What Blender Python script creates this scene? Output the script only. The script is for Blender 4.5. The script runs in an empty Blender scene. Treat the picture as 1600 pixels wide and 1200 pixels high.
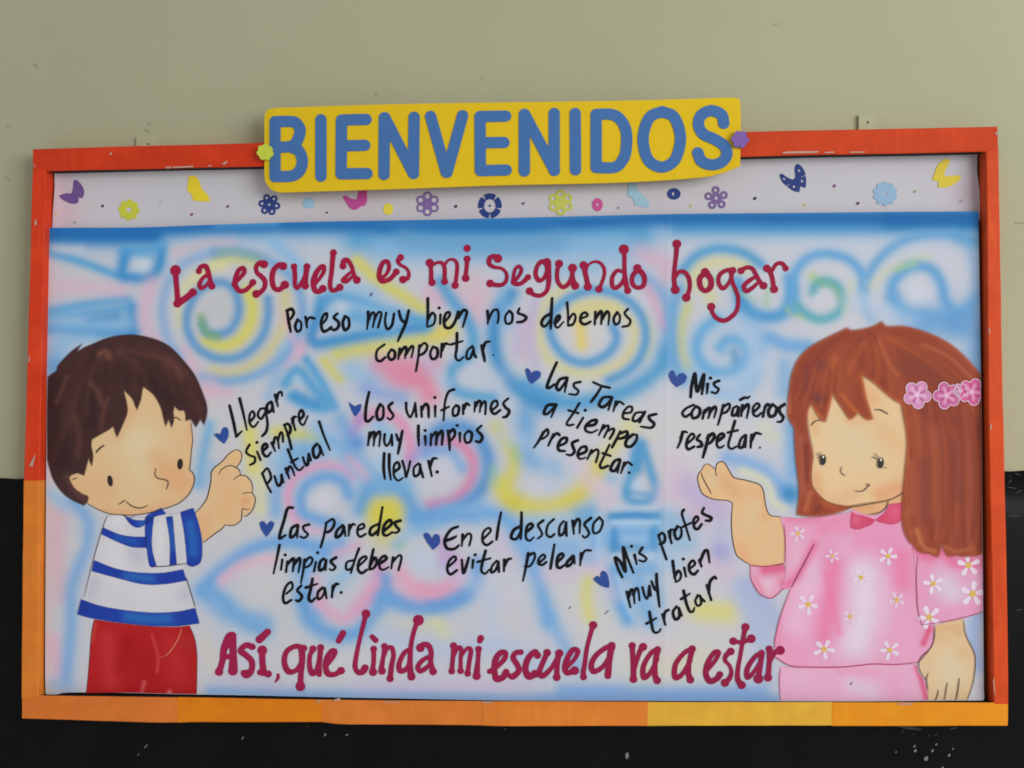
import bpy, math, random
import numpy as np
from mathutils import Matrix, Vector
C = bpy.context.scene.collection
scene = bpy.context.scene
rng = np.random.RandomState(7)
random.seed(7)

# ------------------------------------------------------------------ camera
FPX = 1600.0                      # focal length in photograph pixels (picture 1600 wide)
YAW, PITCH, ROLL = 0.05237884, 0.04039127, 0.00557237
Y_FRONT = -0.041                  # front of the board's frame; the wall is the plane y = 0
CAM = np.array([0.0, Y_FRONT - 1.9, 0.0])
def _rot(a, b, c):
    ca, sa, cb, sb, cc, sc = math.cos(a), math.sin(a), math.cos(b), math.sin(b), math.cos(c), math.sin(c)
    Rz = np.array([[ca, -sa, 0], [sa, ca, 0], [0, 0, 1]])
    Rx = np.array([[1, 0, 0], [0, cb, -sb], [0, sb, cb]])
    Ry = np.array([[cc, 0, sc], [0, 1, 0], [-sc, 0, cc]])
    return Rz @ Rx @ Ry
RM = _rot(YAW, PITCH, ROLL)
cam = bpy.data.cameras.new('camera'); camo = bpy.data.objects.new('camera', cam); C.objects.link(camo)
cam.sensor_width = 36.0; cam.lens = 36.0; cam.clip_start = 0.05; cam.clip_end = 100
right, fwd, up = RM[:, 0], RM[:, 1], RM[:, 2]
M4 = Matrix.Identity(4)
for i in range(3):
    M4[i][0], M4[i][1], M4[i][2], M4[i][3] = right[i], up[i], -fwd[i], CAM[i]
camo.matrix_world = M4
scene.camera = camo

# ------------------------------------------------------------------ light: shaded corridor, its open side to the right
world = bpy.data.worlds.new('World'); scene.world = world; world.use_nodes = True
bg = world.node_tree.nodes['Background']; bg.inputs[0].default_value = (0.99, 1.0, 0.985, 1); bg.inputs[1].default_value = 0.42
def area(name, loc, target, sx, sy, power, col):
    l = bpy.data.lights.new(name, 'AREA'); l.shape = 'RECTANGLE'; l.size = sx; l.size_y = sy; l.energy = power; l.color = col
    o = bpy.data.objects.new(name, l); C.objects.link(o); o.location = loc
    o.rotation_euler = (Vector(target) - Vector(loc)).to_track_quat('-Z', 'Y').to_euler(); return o
area('open_side_light', (3.5, -3.5, 0.8), (0.0, 0, 0.1), 3.0, 2.2, 137.0, (1.0, 0.995, 0.98))
vs = scene.view_settings; vs.view_transform = 'Standard'; vs.look = 'None'; vs.exposure = 0; vs.gamma = 1; vs.use_curve_mapping = False
scene.cycles.filter_width = 1.7; scene.cycles.transparent_max_bounces = 32
def K(px):                         # how brightly the light falls along the board, left to right
    t = np.asarray(px, float) / 1600.0; return 0.625 + 0.17 * t + 0.09 * t * t
def lin(c):
    c = np.asarray(c, float) / 255.0
    return np.where(c <= 0.04045, c / 12.92, ((c + 0.055) / 1.055) ** 2.4)
def albedo(c, px=800): return np.clip(lin(c) / (K(px)[..., None] if np.ndim(px) else K(px)), 0.0, 0.95)

# ------------------------------------------------------------------ helpers
def W(px, py, y):
    """the point of the plane y = const that this picture position of the survey photo shows (metres)"""
    px = np.asarray(px, float); py = np.asarray(py, float)
    d = ((px - 800) / FPX)[..., None] * right + fwd + (-(py - 600) / FPX)[..., None] * up
    t = (y - CAM[1]) / d[..., 1]
    return CAM + d * t[..., None]

TILE = {'P': (0, 0, 1), 'T1': (240, 370, 6.6667), 'T2': (440, 370, 6.6667), 'T3': (640, 370, 6.6667), 'T4': (840, 370, 6.6667),
        'T5': (1020, 360, 6.6667), 'V0': (530, 500, 5.7143), 'V1': (320, 590, 6.6667), 'V2': (540, 600, 5.7143), 'V3': (800, 560, 6.6667),
        'V4': (1020, 560, 6.6667), 'V5': (390, 770, 5.7143), 'V6': (650, 770, 5.1613), 'V7': (910, 780, 5.7143),
        'U1': (310, 940, 5), 'U2': (600, 940, 5), 'U3': (920, 940, 5), 'S1': (400, 140, 3.8095), 'S2': (780, 140, 3.8095),
        'b1': (0, 460, 3.8095), 'b2': (0, 740, 3.8095), 'bh': (290, 690, 10), 'g1': (1180, 460, 3.8095), 'g2': (1180, 740, 3.8095),
        'gh': (1070, 700, 8), 'k': (1280, 960, 5), 'A': (60, 330, 3.6364), 'B': (440, 330, 3.6364), 'C': (820, 330, 3.6364),
        'D': (1160, 330, 3.6364), 'E': (300, 640, 3.6364), 'F': (660, 640, 3.6364), 'G': (900, 640, 3.6364), 'H': (280, 850, 3.6364),
        'h1': (80, 250, 5), 'h2': (390, 270, 5), 'h3': (700, 270, 5), 'h4': (1000, 240, 5), 'h5': (1300, 240, 6.1538)}
def parse(tile, s, r=1.0):
    ox, oy, k = TILE[tile]; pts = []; rad = []; cor = []
    for w in s.split():
        c = w.endswith('!'); v = [float(q) for q in w.rstrip('!').split(',')]
        pts.append((ox + v[0] / k, oy + v[1] / k)); rad.append(v[2] / k if len(v) > 2 else r); cor.append(c)
    return np.array(pts), np.array(rad), cor
def catmull(p, n=6):
    if len(p) < 3: 
        t = np.linspace(0, 1, n + 1)[:, None]; return p[0] * (1 - t) + p[-1] * t
    q = np.vstack([2 * p[0] - p[1], p, 2 * p[-1] - p[-2]]); out = []
    t = np.linspace(0, 1, n, endpoint=False)[:, None]
    for i in range(1, len(q) - 2):
        a, b, c, d = q[i - 1], q[i], q[i + 1], q[i + 2]
        out.append(0.5 * (2 * b + (c - a) * t + (2 * a - 5 * b + 4 * c - d) * t ** 2 + (3 * b - a - 3 * c + d) * t ** 3))
    out.append(p[-1:]); return np.vstack(out)
def outline(tile, s, n=6):
    """closed curve through the points; a ! marks a sharp corner"""
    p, r, c = parse(tile, s); m = len(p); idx = [i for i in range(m) if c[i]]
    if not idx:
        q = np.vstack([p[-2:], p, p[:2]]); cc = catmull(q, n); return cc[2 * n:2 * n + m * n]
    out = []
    for a, b in zip(idx, idx[1:] + [idx[0] + m]):
        seg = np.array([p[j % m] for j in range(a, b + 1)]); out.append(catmull(seg, n)[:-1])
    return np.vstack(out)
def line(tile, s, r=1.0, n=5):
    p, rad, c = parse(tile, s, r); a = catmull(np.column_stack([p, rad]), n) if len(p) > 2 else np.column_stack([p, rad])
    return a[:, :2], np.maximum(a[:, 2], 0.15)

def seg_field(X, Y, strokes):
    """signed distance to a set of round-ended strokes [(points, radii)]"""
    F = np.full(X.shape, 50.0); x0, y0, st = X[0, 0], Y[0, 0], X[0, 1] - X[0, 0]
    for p, r in strokes:
        if len(p) == 1: p = np.vstack([p, p + 1e-3]); r = np.append(r, r)
        for i in range(len(p) - 1):
            a, b, ra, rb = p[i], p[i + 1], r[i], r[i + 1]; m = max(ra, rb) + 4 * st + 1
            i0 = max(int((min(a[0], b[0]) - m - x0) / st), 0); i1 = int((max(a[0], b[0]) + m - x0) / st) + 2
            j0 = max(int((min(a[1], b[1]) - m - y0) / st), 0); j1 = int((max(a[1], b[1]) + m - y0) / st) + 2
            xs, ys = X[j0:j1, i0:i1], Y[j0:j1, i0:i1]
            if xs.size == 0: continue
            d = b - a; L = d @ d + 1e-9
            t = np.clip(((xs - a[0]) * d[0] + (ys - a[1]) * d[1]) / L, 0, 1)
            v = np.hypot(xs - a[0] - t * d[0], ys - a[1] - t * d[1]) - (ra + (rb - ra) * t)
            F[j0:j1, i0:i1] = np.minimum(F[j0:j1, i0:i1], v)
    return F
def poly_field(X, Y, poly):
    D = np.full(X.shape, 1e9); ins = np.zeros(X.shape, bool); q = np.roll(poly, -1, 0)
    for a, b in zip(poly, q):
        d = b - a; L = d @ d + 1e-12
        t = np.clip(((X - a[0]) * d[0] + (Y - a[1]) * d[1]) / L, 0, 1)
        D = np.minimum(D, (X - a[0] - t * d[0]) ** 2 + (Y - a[1] - t * d[1]) ** 2)
        if a[1] != b[1]:
            cr = ((a[1] > Y) != (b[1] > Y)); xi = a[0] + (Y - a[1]) * (b[0] - a[0]) / (b[1] - a[1]); ins ^= cr & (X < xi)
    D = np.sqrt(D); return np.where(ins, -D, D)
def grid(b, st):
    return np.meshgrid(np.arange(b[0], b[2] + st, st), np.arange(b[1], b[3] + st, st))
def march(X, Y, F):
    """polygons of the region F < 0"""
    F = np.where(np.abs(F) < 1e-4, 1e-4, F); h, w = F.shape; ins = F < 0
    vid = -np.ones(F.shape, int); pts = []; faces = []
    ii = np.argwhere(ins); vid[ins] = np.arange(len(ii)); pts = [(X[j, i], Y[j, i]) for j, i in ii]; pts = list(pts)
    cnt = ins[:-1, :-1].astype(int) + ins[:-1, 1:] + ins[1:, 1:] + ins[1:, :-1]
    full = np.argwhere(cnt == 4)
    for j, i in full: faces.append((vid[j, i], vid[j + 1, i], vid[j + 1, i + 1], vid[j, i + 1]))
    ek = {}
    def ev(j0, i0, j1, i1):
        k = (j0, i0, j1, i1) if (j0, i0) < (j1, i1) else (j1, i1, j0, i0)
        if k not in ek:
            a, b = F[k[0], k[1]], F[k[2], k[3]]; t = min(max(a / (a - b), 0.04), 0.96)
            pts.append((X[k[0], k[1]] * (1 - t) + X[k[2], k[3]] * t, Y[k[0], k[1]] * (1 - t) + Y[k[2], k[3]] * t)); ek[k] = len(pts) - 1
        return ek[k]
    for j, i in np.argwhere((cnt > 0) & (cnt < 4)):
        cs = [(j, i), (j + 1, i), (j + 1, i + 1), (j, i + 1)]; s = [ins[c] for c in cs]
        if cnt[j, i] == 2 and s[0] == s[2]:
            for q in range(4):
                if s[q]: faces.append((vid[cs[q]], ev(*cs[q], *cs[(q + 1) % 4]), ev(*cs[q - 1], *cs[q])))
            continue
        f = []
        for q in range(4):
            if s[q]: f.append(vid[cs[q]])
            if s[q] != s[(q + 1) % 4]: f.append(ev(*cs[q], *cs[(q + 1) % 4]))
        faces.append(tuple(f))
    return np.array(pts), faces

def root_loc(o):
    while o.parent: o = o.parent
    return np.array(o.location)
def props(o, label=None, cat=None, group=None, kind=None):
    if label: o['label'] = label
    if cat: o['category'] = cat
    if group: o['group'] = group
    if kind: o['kind'] = kind
    return o
def empty(name, loc=None, parent=None):
    o = bpy.data.objects.new(name, None); C.objects.link(o); o.empty_display_size = 0.02
    if loc is not None: o.location = loc
    if parent: o.parent = parent
    return o
def mesh_obj(name, V, faces, mats, parent=None, colors=None, smooth=True, mi=None, sharp=None):
    V = np.asarray(V, float); org = root_loc(parent) if parent else (V.min(0) + V.max(0)) / 2
    if not parent: org[2] = V[:, 2].min()
    me = bpy.data.meshes.new(name); me.from_pydata((V - org).tolist(), [], [tuple(int(i) for i in f) for f in faces])
    o = bpy.data.objects.new(name, me); C.objects.link(o)
    if parent: o.parent = parent
    else: o.location = org
    for m in (mats if isinstance(mats, (list, tuple)) else [mats]): me.materials.append(m)
    if mi is not None: me.polygons.foreach_set('material_index', mi)
    me.polygons.foreach_set('use_smooth', [smooth] * len(me.polygons))
    if colors is not None:
        at = me.attributes.new('pigment', 'FLOAT_COLOR', 'POINT')
        at.data.foreach_set('color', (colors if colors.shape[1] == 4 else np.column_stack([colors, np.ones(len(colors))])).astype(np.float32).ravel())
    if sharp: me.set_sharp_from_angle(angle=math.radians(sharp))
    me.update(); return o

def sheet(name, P, faces, y, relief, mats, parent=None, colors=None, mi=None):
    V = W(P[:, 0], P[:, 1], y)
    if relief is not None: V[:, 1] -= relief(P[:, 0], P[:, 1])
    return mesh_obj(name, V, faces, mats, parent, colors, True, mi)
def slab(name, P, faces, y, thick, mat, parent=None, relief=None, colors=None, edge=0.0):
    """a flat shape with real thickness: front at y, back at y + thick"""
    n = len(P); Fv = W(P[:, 0], P[:, 1], y); Bv = Fv.copy(); Bv[:, 1] += thick
    if relief is not None:
        h = relief(P[:, 0], P[:, 1]); Fv[:, 1] -= h; Bv[:, 1] -= h
    ed = {}
    for f in faces:
        for a, b in zip(f, f[1:] + f[:1]): ed[(a, b)] = 1
    bd = [(a, b) for a, b in ed if (b, a) not in ed]
    fs = [tuple(f) for f in faces] + [tuple(i + n for i in f[::-1]) for f in faces]
    # side walls get their own vertices so that the rim stays crisp
    bv = sorted({v for e in bd for v in e}); ix = {v: k for k, v in enumerate(bv)}; m = 2 * n
    V = np.vstack([Fv, Bv, Fv[bv], Bv[bv]]); nb = len(bv)
    fs += [(m + ix[b], m + ix[a], m + nb + ix[a], m + nb + ix[b]) for a, b in bd]
    col = None
    if colors is not None: col = np.vstack([colors, colors, colors[bv], colors[bv]])
    return mesh_obj(name, V, fs, mat, parent, col)

# ------------------------------------------------------------------ materials
def mat(name, col=None, rough=0.7, attr=False, noise=0.0, nscale=8.0, bump=0.0, bscale=200.0, spec=0.5, coat=0.0, nstretch=(1, 1, 1), mottle=None, alpha=False, streak=None):
    m = bpy.data.materials.new(name); m.use_nodes = True; nt = m.node_tree; N, L = nt.nodes, nt.links
    b = N['Principled BSDF']; b.inputs['Roughness'].default_value = rough; b.inputs['Specular IOR Level'].default_value = spec
    b.inputs['Coat Weight'].default_value = coat
    tc = N.new('ShaderNodeTexCoord'); mp = N.new('ShaderNodeMapping'); mp.inputs['Scale'].default_value = nstretch; L.new(tc.outputs['Object'], mp.inputs[0])
    if attr:
        a = N.new('ShaderNodeAttribute'); a.attribute_name = 'pigment'; src = a.outputs['Color']
    else:
        c = N.new('ShaderNodeRGB'); c.outputs[0].default_value = (*col, 1); src = c.outputs[0]
    if noise:
        t = N.new('ShaderNodeTexNoise'); t.inputs['Scale'].default_value = nscale; t.inputs['Detail'].default_value = 6; t.inputs['Roughness'].default_value = 0.65
        L.new(mp.outputs[0], t.inputs['Vector'])
        mr = N.new('ShaderNodeMapRange'); mr.inputs[1].default_value = 0.25; mr.inputs[2].default_value = 0.75
        mr.inputs[3].default_value = 1 - noise; mr.inputs[4].default_value = 1 + noise; L.new(t.outputs['Fac'], mr.inputs[0])
        mx = N.new('ShaderNodeVectorMath'); mx.operation = 'SCALE'; L.new(src, mx.inputs[0]); L.new(mr.outputs[0], mx.inputs['Scale']); src = mx.outputs[0]
    if mottle:
        t2 = N.new('ShaderNodeTexNoise'); t2.inputs['Scale'].default_value = mottle[1]; t2.inputs['Detail'].default_value = 3; L.new(tc.outputs['Object'], t2.inputs['Vector'])
        r2 = N.new('ShaderNodeMapRange'); r2.inputs[1].default_value = mottle[2]; r2.inputs[2].default_value = mottle[3]; L.new(t2.outputs['Fac'], r2.inputs[0])
        m2 = N.new('ShaderNodeMix'); m2.data_type = 'RGBA'; L.new(r2.outputs[0], m2.inputs[0]); L.new(src, m2.inputs[6]); m2.inputs[7].default_value = (*mottle[0], 1); src = m2.outputs[2]
    if streak:      # creases in wrapped paper, their glints painted as pale streaks: colour, angle, strength
        m3 = N.new('ShaderNodeMapping'); m3.inputs['Rotation'].default_value = (0, streak[1], 0); m3.inputs['Scale'].default_value = (70, 70, 9); L.new(tc.outputs['Object'], m3.inputs[0])
        t3 = N.new('ShaderNodeTexNoise'); t3.inputs['Scale'].default_value = 1.0; t3.inputs['Detail'].default_value = 3; t3.inputs['Distortion'].default_value = 0.6; L.new(m3.outputs[0], t3.inputs['Vector'])
        r3 = N.new('ShaderNodeMapRange'); r3.inputs[1].default_value = 0.52; r3.inputs[2].default_value = 0.78; r3.inputs[4].default_value = streak[2]; L.new(t3.outputs['Fac'], r3.inputs[0])
        x3 = N.new('ShaderNodeMix'); x3.data_type = 'RGBA'; L.new(r3.outputs[0], x3.inputs[0]); L.new(src, x3.inputs[6]); x3.inputs[7].default_value = (*streak[0], 1); src = x3.outputs[2]
    L.new(src, b.inputs['Base Color'])
    if alpha: L.new(a.outputs['Alpha'], b.inputs['Alpha'])
    if bump:
        t = N.new('ShaderNodeTexNoise'); t.inputs['Scale'].default_value = bscale; t.inputs['Detail'].default_value = 4; L.new(mp.outputs[0], t.inputs['Vector'])
        bp = N.new('ShaderNodeBump'); bp.inputs['Strength'].default_value = bump; bp.inputs['Distance'].default_value = 0.002
        L.new(t.outputs['Fac'], bp.inputs['Height']); L.new(bp.outputs[0], b.inputs['Normal'])
    return m

def mixc(base, c, a): return base * (1 - a[:, None]) + np.asarray(c, float) * a[:, None]
def brush(P, col, tile, s, r, c, a, p=2.0):
    """one pass of a soft brush or airbrush over the pigment colours (r in picture units)"""
    q, _ = line(tile, s, n=4) if ' ' in s.strip() else (parse(tile, s)[0], None)
    R = r * 2.3
    m = np.where((P[:, 0] > q[:, 0].min() - R) & (P[:, 0] < q[:, 0].max() + R) & (P[:, 1] > q[:, 1].min() - R) & (P[:, 1] < q[:, 1].max() + R))[0]
    if not len(m): return col
    X, Y = P[m, 0], P[m, 1]; d2 = np.full(len(m), 1e9)
    if len(q) == 1: d2 = (X - q[0, 0]) ** 2 + (Y - q[0, 1]) ** 2
    for u, v in zip(q[:-1], q[1:]):
        d = v - u; L = d @ d + 1e-9; t = np.clip(((X - u[0]) * d[0] + (Y - u[1]) * d[1]) / L, 0, 1)
        d2 = np.minimum(d2, (X - u[0] - t * d[0]) ** 2 + (Y - u[1] - t * d[1]) ** 2)
    al = a * np.exp(-(np.sqrt(d2) / r) ** p); col[m] = mixc(col[m], c, al); return col

# ------------------------------------------------------------------ the wall: pale olive paint above, black gloss dado below
wall_m = mat('wall_paint', albedo((158, 158, 130), 800), 0.8, noise=0.04, nscale=3.0, bump=0.25, bscale=60, mottle=(albedo((153, 155, 127), 800), 1.6, 0.45, 0.75))
dado_m = mat('black_gloss_paint', (0.0048, 0.005, 0.0052), 0.36, noise=0.35, nscale=9, bump=0.12, bscale=25, spec=0.11)
def relief_wall(x, z): return 0.0012 * np.sin(x * 3.1 + 0.6) * np.sin(z * 2.3 + 1.0) + 0.0006 * np.sin(x * 9 + z * 7)
xs = np.linspace(-3.2, 3.0, 63); zs = np.linspace(-1.25, 1.7, 31); GX, GZ = np.meshgrid(xs, zs)
V = np.column_stack([GX.ravel(), 0.002 + relief_wall(GX, GZ).ravel() * 0.5, GZ.ravel()]); w_ = len(xs)
F_ = [(j * w_ + i, j * w_ + i + 1, (j + 1) * w_ + i + 1, (j + 1) * w_ + i) for j in range(len(zs) - 1) for i in range(w_ - 1)]
wall = mesh_obj('wall', V, F_, wall_m); props(wall, 'pale olive painted wall behind the notice board', kind='structure')
# dado: a coat of paint a shade over 1 mm thick, hand-cut wavy top edge
dl, dr = W(0, 749.5, 0.0), W(1600, 735.5, 0.0); xs = np.linspace(-3.2, 3.0, 260)
top = dl[2] + (dr[2] - dl[2]) * (xs - dl[0]) / (dr[0] - dl[0]) + 0.0014 * np.sin(xs * 21) + 0.0009 * np.sin(xs * 67 + 1) + rng.normal(0, 0.0003, len(xs))
V = []; F_ = []; rows = 14
for i, x in enumerate(xs):
    V.append((x, 0.002, top[i] + 0.0012))
    for j in range(rows): 
        z = top[i] + (-1.25 - top[i]) * (j / (rows - 1.0)); V.append((x, -0.0022 + 0.0004 * math.sin(x * 5 + z * 9), z))
n_ = rows + 1
for i in range(len(xs) - 1):
    for j in range(rows): a = i * n_ + j; F_.append((a, a + 1, a + n_ + 1, a + n_))
dado = mesh_obj('wall_dado', np.array(V), F_, dado_m); props(dado, 'glossy black painted dado on the lower wall', kind='structure')
# flakes where the black paint is chipped down to the plaster, and scuffs of dust
chip_m = mat('bare_plaster', albedo((118, 118, 115), 1400), 0.85, noise=0.15, nscale=60)
scuff_m = mat('dull_scuff', (0.02, 0.023, 0.024), 0.6, noise=0.3, nscale=80)
def flecks(name, spec, m):
    P_, S_ = [], []
    for x, y, L, r, ang in spec:
        dx, dy = math.cos(math.radians(ang)) * L / 2, -math.sin(math.radians(ang)) * L / 2
        S_.append((np.array([(x - dx, y - dy), (x, y + r * .2), (x + dx, y + dy)]), np.array([r * .45, r, r * .5])))
    allp = np.vstack([p for p, _ in S_]); b = (allp[:, 0].min() - 6, allp[:, 1].min() - 6, allp[:, 0].max() + 6, allp[:, 1].max() + 6)
    X, Y = grid(b, 0.9); Pm, Fm = march(X, Y, seg_field(X, Y, S_))
    return sheet(name, Pm, Fm, -0.0032, None, m, dado)
flecks('chipped_paint', [(1430, 1173, 4, 2, 50), (1429, 1166, 4, 1.4, 55), (1447, 1185, 5, 3.1, 50), (1457, 1173, 4, 1.7, 50), (1463, 1163, 3, 1.4, 50),
    (1483, 1180, 4, 1.9, 55), (1489, 1170, 3, 1.1, 50), (1400, 1175, 3, 1.0, 50), (1473, 1199, 3, 1.5, 0), (228, 1166, 9, 0.9, 48), (216, 1179, 6, 0.6, 48),
    (379, 1153, 6, 1.0, 55), (508, 1148, 4, 1.7, 60), (542, 1148, 4, 1.3, 20), (980, 1181, 8, 2.8, 80),
    (979, 1178, 4, 1.7, 40), (790, 1139, 3, 0.6, 50)], chip_m)
flecks('dusty_scuff', [(1578, 752, 9, 0.9, 35), (1590, 741, 10, 0.8, -20), (1580, 762, 16, 0.8, -8), (1592, 768, 12, 0.8, 25), (1585, 806, 20, 0.9, 4), (1578, 744, 5, 0.7, 80),
    (1592, 953, 12, 0.9, 10), (1420, 1137, 38, 2.6, -8), (1490, 1138, 12, 1.4, 10), (1410, 1143, 5, 1.0, 60), (1428, 1147, 4, .9, 60), (1452, 1149, 4, 0.8, 50),
    (1462, 1148, 6, .9, 40), (480, 1135, 6, 0.8, 40)], scuff_m)

def wall_marks():
    S_ = [(np.array([(x, y), (x + dx, y + dy)]), np.array([r, r * .7])) for x, y, dx, dy, r in ((54, 99, 5, 8, .9), (588, 145, 1, 5, .9), (755, 120, 1, 4, .8), (1212, 38, 8, -3, .8), (8, 276, 8, 6, .8), (10, 196, 5, 2, .8), (1588, 348, 14, 0, .8), (228, 202, 4, 4, 1.4), (232, 192, 3, 2, 1.0))]
    X, Y = grid((0, 20, 1606, 360), 1.1); Pm, Fm = march(X, Y, seg_field(X, Y, S_))
    V = W(Pm[:, 0], Pm[:, 1], -0.0006); mesh_obj('scuff_mark', V, Fm, mat('wall_scuff', albedo((148, 148, 119), 700), 0.85), wall)
wall_marks()
tab_m = mat('painted_over_tab', albedo((161, 161, 132), 800), 0.75, noise=0.05, nscale=40)
# two wall brackets the board hangs from, painted over with the wall colour
for name, lab, pts in (('hanging_bracket', 'small wall-coloured bracket above the frame on the left of the yellow sign', (213, 213, 248, 240)),
                       ('hanging_bracket', 'small wall-coloured bracket with a dark gap above the frame, right of the yellow sign', (1342, 179, 1368, 210))):
    X, Y = grid((pts[0] - 3, pts[1] - 3, pts[2] + 3, pts[3] + 3), 1.0)
    b4 = np.array([(pts[0], pts[1]), (pts[2], pts[1]), (pts[2], pts[3]), (pts[0], pts[3])], float)
    Fd = poly_field(X, Y, b4); cx, cy = (pts[0] + pts[2]) / 2, pts[1] + 12
    Fd = np.maximum(Fd, 1.9 - np.hypot(X - cx - 1, Y - cy)); Pm, Fm = march(X, Y, Fd)
    o = slab(name, Pm, Fm, -0.0045, 0.0055, tab_m); props(o, lab, 'bracket', 'brackets the notice board hangs from')

# ------------------------------------------------------------------ notice board: four paper-wrapped rails and a backing board
board = empty('notice_board', tuple(W(800, 1130, 0.0))); props(board, 'wide notice board in an orange and red paper-wrapped frame', 'notice board')
def paper(name, c, px, side=0): return mat(name, albedo(c, px), 0.62, noise=0.09, nscale=22, bump=0.5, bscale=22, spec=0.2, nstretch=(0.35, 1, 1), mottle=(albedo([min(255, v * 1.07 + 4) for v in c], px), 18, 0.5, 0.85), streak=(albedo([min(235, v * 1.10 + 22) for v in c], px), (0.5, 1.25)[side], (0.38, 0.17)[side]))
wood_m = mat('shade_dark_wood', (0.016, 0.008, 0.006), 0.9, noise=0.3, nscale=20, nstretch=(1, 1, 6))  # near-black core wood; paints in the shade line under the top rail
def arc(q):
    d = np.r_[0, np.cumsum(np.hypot(*np.diff(q, axis=0).T))]; return d / d[-1]
def rail(outer, inner, grow=0.0, y0=-0.001, n=60, seed=0, rough=0.0005, inner_face=True):
    """a bar whose front face runs between two picture lines; returns vertices and faces"""
    r_ = np.random.RandomState(seed); t = np.linspace(0, 1, n)
    o = np.array(outer, float); i_ = np.array(inner, float)
    def at(q): 
        s = arc(q); return W(np.interp(t, s, q[:, 0]), np.interp(t, s, q[:, 1]), Y_FRONT)
    O, I = at(o), at(i_); d = (I - O); wl = np.linalg.norm(d, axis=1, keepdims=True); d /= wl
    def wob(a): 
        k = r_.normal(0, 1, n); k = np.convolve(np.pad(k, 4, 'edge'), np.ones(5) / 5, 'same')[4:-4]; return (k * a)[:, None]
    b = 0.0014; prof = []
    fy = Y_FRONT - grow
    def P_(base, off, y): q = base + d * off; q = q.copy(); q[:, 1] = y; return q
    prof.append(P_(O, -grow, y0)); prof.append(P_(O, -grow + wob(rough), fy + b)); prof.append(P_(O, b - grow + wob(rough), fy - wob(rough * .5)[:, 0]))
    prof.append(P_(O, wl * 0.5, fy - 0.0002 - wob(rough)[:, 0]))
    prof.append(P_(I, -b + grow + wob(rough), fy - wob(rough * .5)[:, 0])); prof.append(P_(I, grow + wob(rough), fy + b)); prof.append(P_(I, grow, y0))
    if not inner_face: prof.pop()
    m = len(prof); V = np.stack(prof, 1).reshape(-1, 3); F = []
    for k in range(n - 1):
        for q in range(m - 1): a = k * m + q; F.append((a, a + 1, a + m + 1, a + m))
    F.append(tuple(range(m))[::-1]); F.append(tuple((n - 1) * m + q for q in range(m)))
    return V, F
def fix(V, F, ccw_dir=-1):
    return V, F
def add_rail(name, outer, inner, segs, flip, seed, inner_face=True):
    V, F = rail(outer, inner, -0.0016, seed=seed, n=40, rough=0.0001); F = [f[::-1] for f in F] if flip else F
    core = mesh_obj(name, V, F, wood_m, board, sharp=25)
    for k, (t0, t1, c, px) in enumerate(segs):
        def cut(q):
            q = np.array(q, float); s = arc(q); t = np.linspace(t0, t1, 9)
            return np.column_stack([np.interp(t, s, q[:, 0]), np.interp(t, s, q[:, 1])])
        V, F = rail(cut(outer), cut(inner), 0.0012 + 0.0004 * (k % 2), n=max(12, int(70 * (t1 - t0))), seed=seed * 31 + k, inner_face=inner_face)
        F = [f[::-1] for f in F] if flip else F
        mesh_obj('paper_wrap', V, F, paper('wrapping_paper', c, px, 0 if abs(outer[0][0] - outer[-1][0]) < 200 else 1), core, sharp=28)
    return core
tl, tr, br, bl = (52, 233.5), (1558, 199.5), (1574, 1132.5), (35, 1122)
itl, itr, ibr, ibl = (71, 267), (1541.5, 235.5), (1554, 1099), (59.5, 1088)
rt = add_rail('frame_rail', [tl, (430, 223.5), (805, 215), (1180, 207), tr], [(52, 267.3), (430, 258.5), (805, 251), (1180, 243.5), (1559, 235.2)], [(0, 0.52, (182, 49, 20), 400), (0.52, 1, (192, 61, 23), 1300)], True, 3, False)
rl = add_rail('frame_rail', [(52, 265), (46, 500), (38.5, 749), (35, 1090)], [(71, 265), (66, 500), (60.5, 749), (59, 1090)], [(0, 0.589, (186, 51, 21), 60), (0.589, 1, (192, 108, 36), 60)], False, 5)
rr = add_rail('frame_rail', [(1559, 234), (1566, 640), (1571.5, 900), (1574, 1099.5)], [(1542, 234), (1545.5, 640), (1550.5, 900), (1554, 1099.5)], [(0, 0.48, (203, 72, 31), 1550), (0.48, 1, (205, 71, 26), 1550)], True, 7)
rb = add_rail('frame_rail', [bl, (276, 1129), (280, 1126.3), (503, 1127), (508, 1131), (753, 1131.5), (757, 1133), (1012, 1133), (1300, 1133), br], [(35, 1087.5), (278, 1090.5), (420, 1093.5), (755, 1097), (1012, 1098), (1300, 1098.5), (1574.5, 1099.5)],
     [(0, 0.158, (190, 102, 40), 150), (0.158, 0.304, (198, 110, 12), 380), (0.304, 0.468, (198, 110, 42), 620), (0.468, 0.635, (206, 116, 42), 880), (0.635, 0.822, (214, 162, 52), 1150), (0.822, 1, (226, 140, 22), 1430)], False, 9, False)
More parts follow.
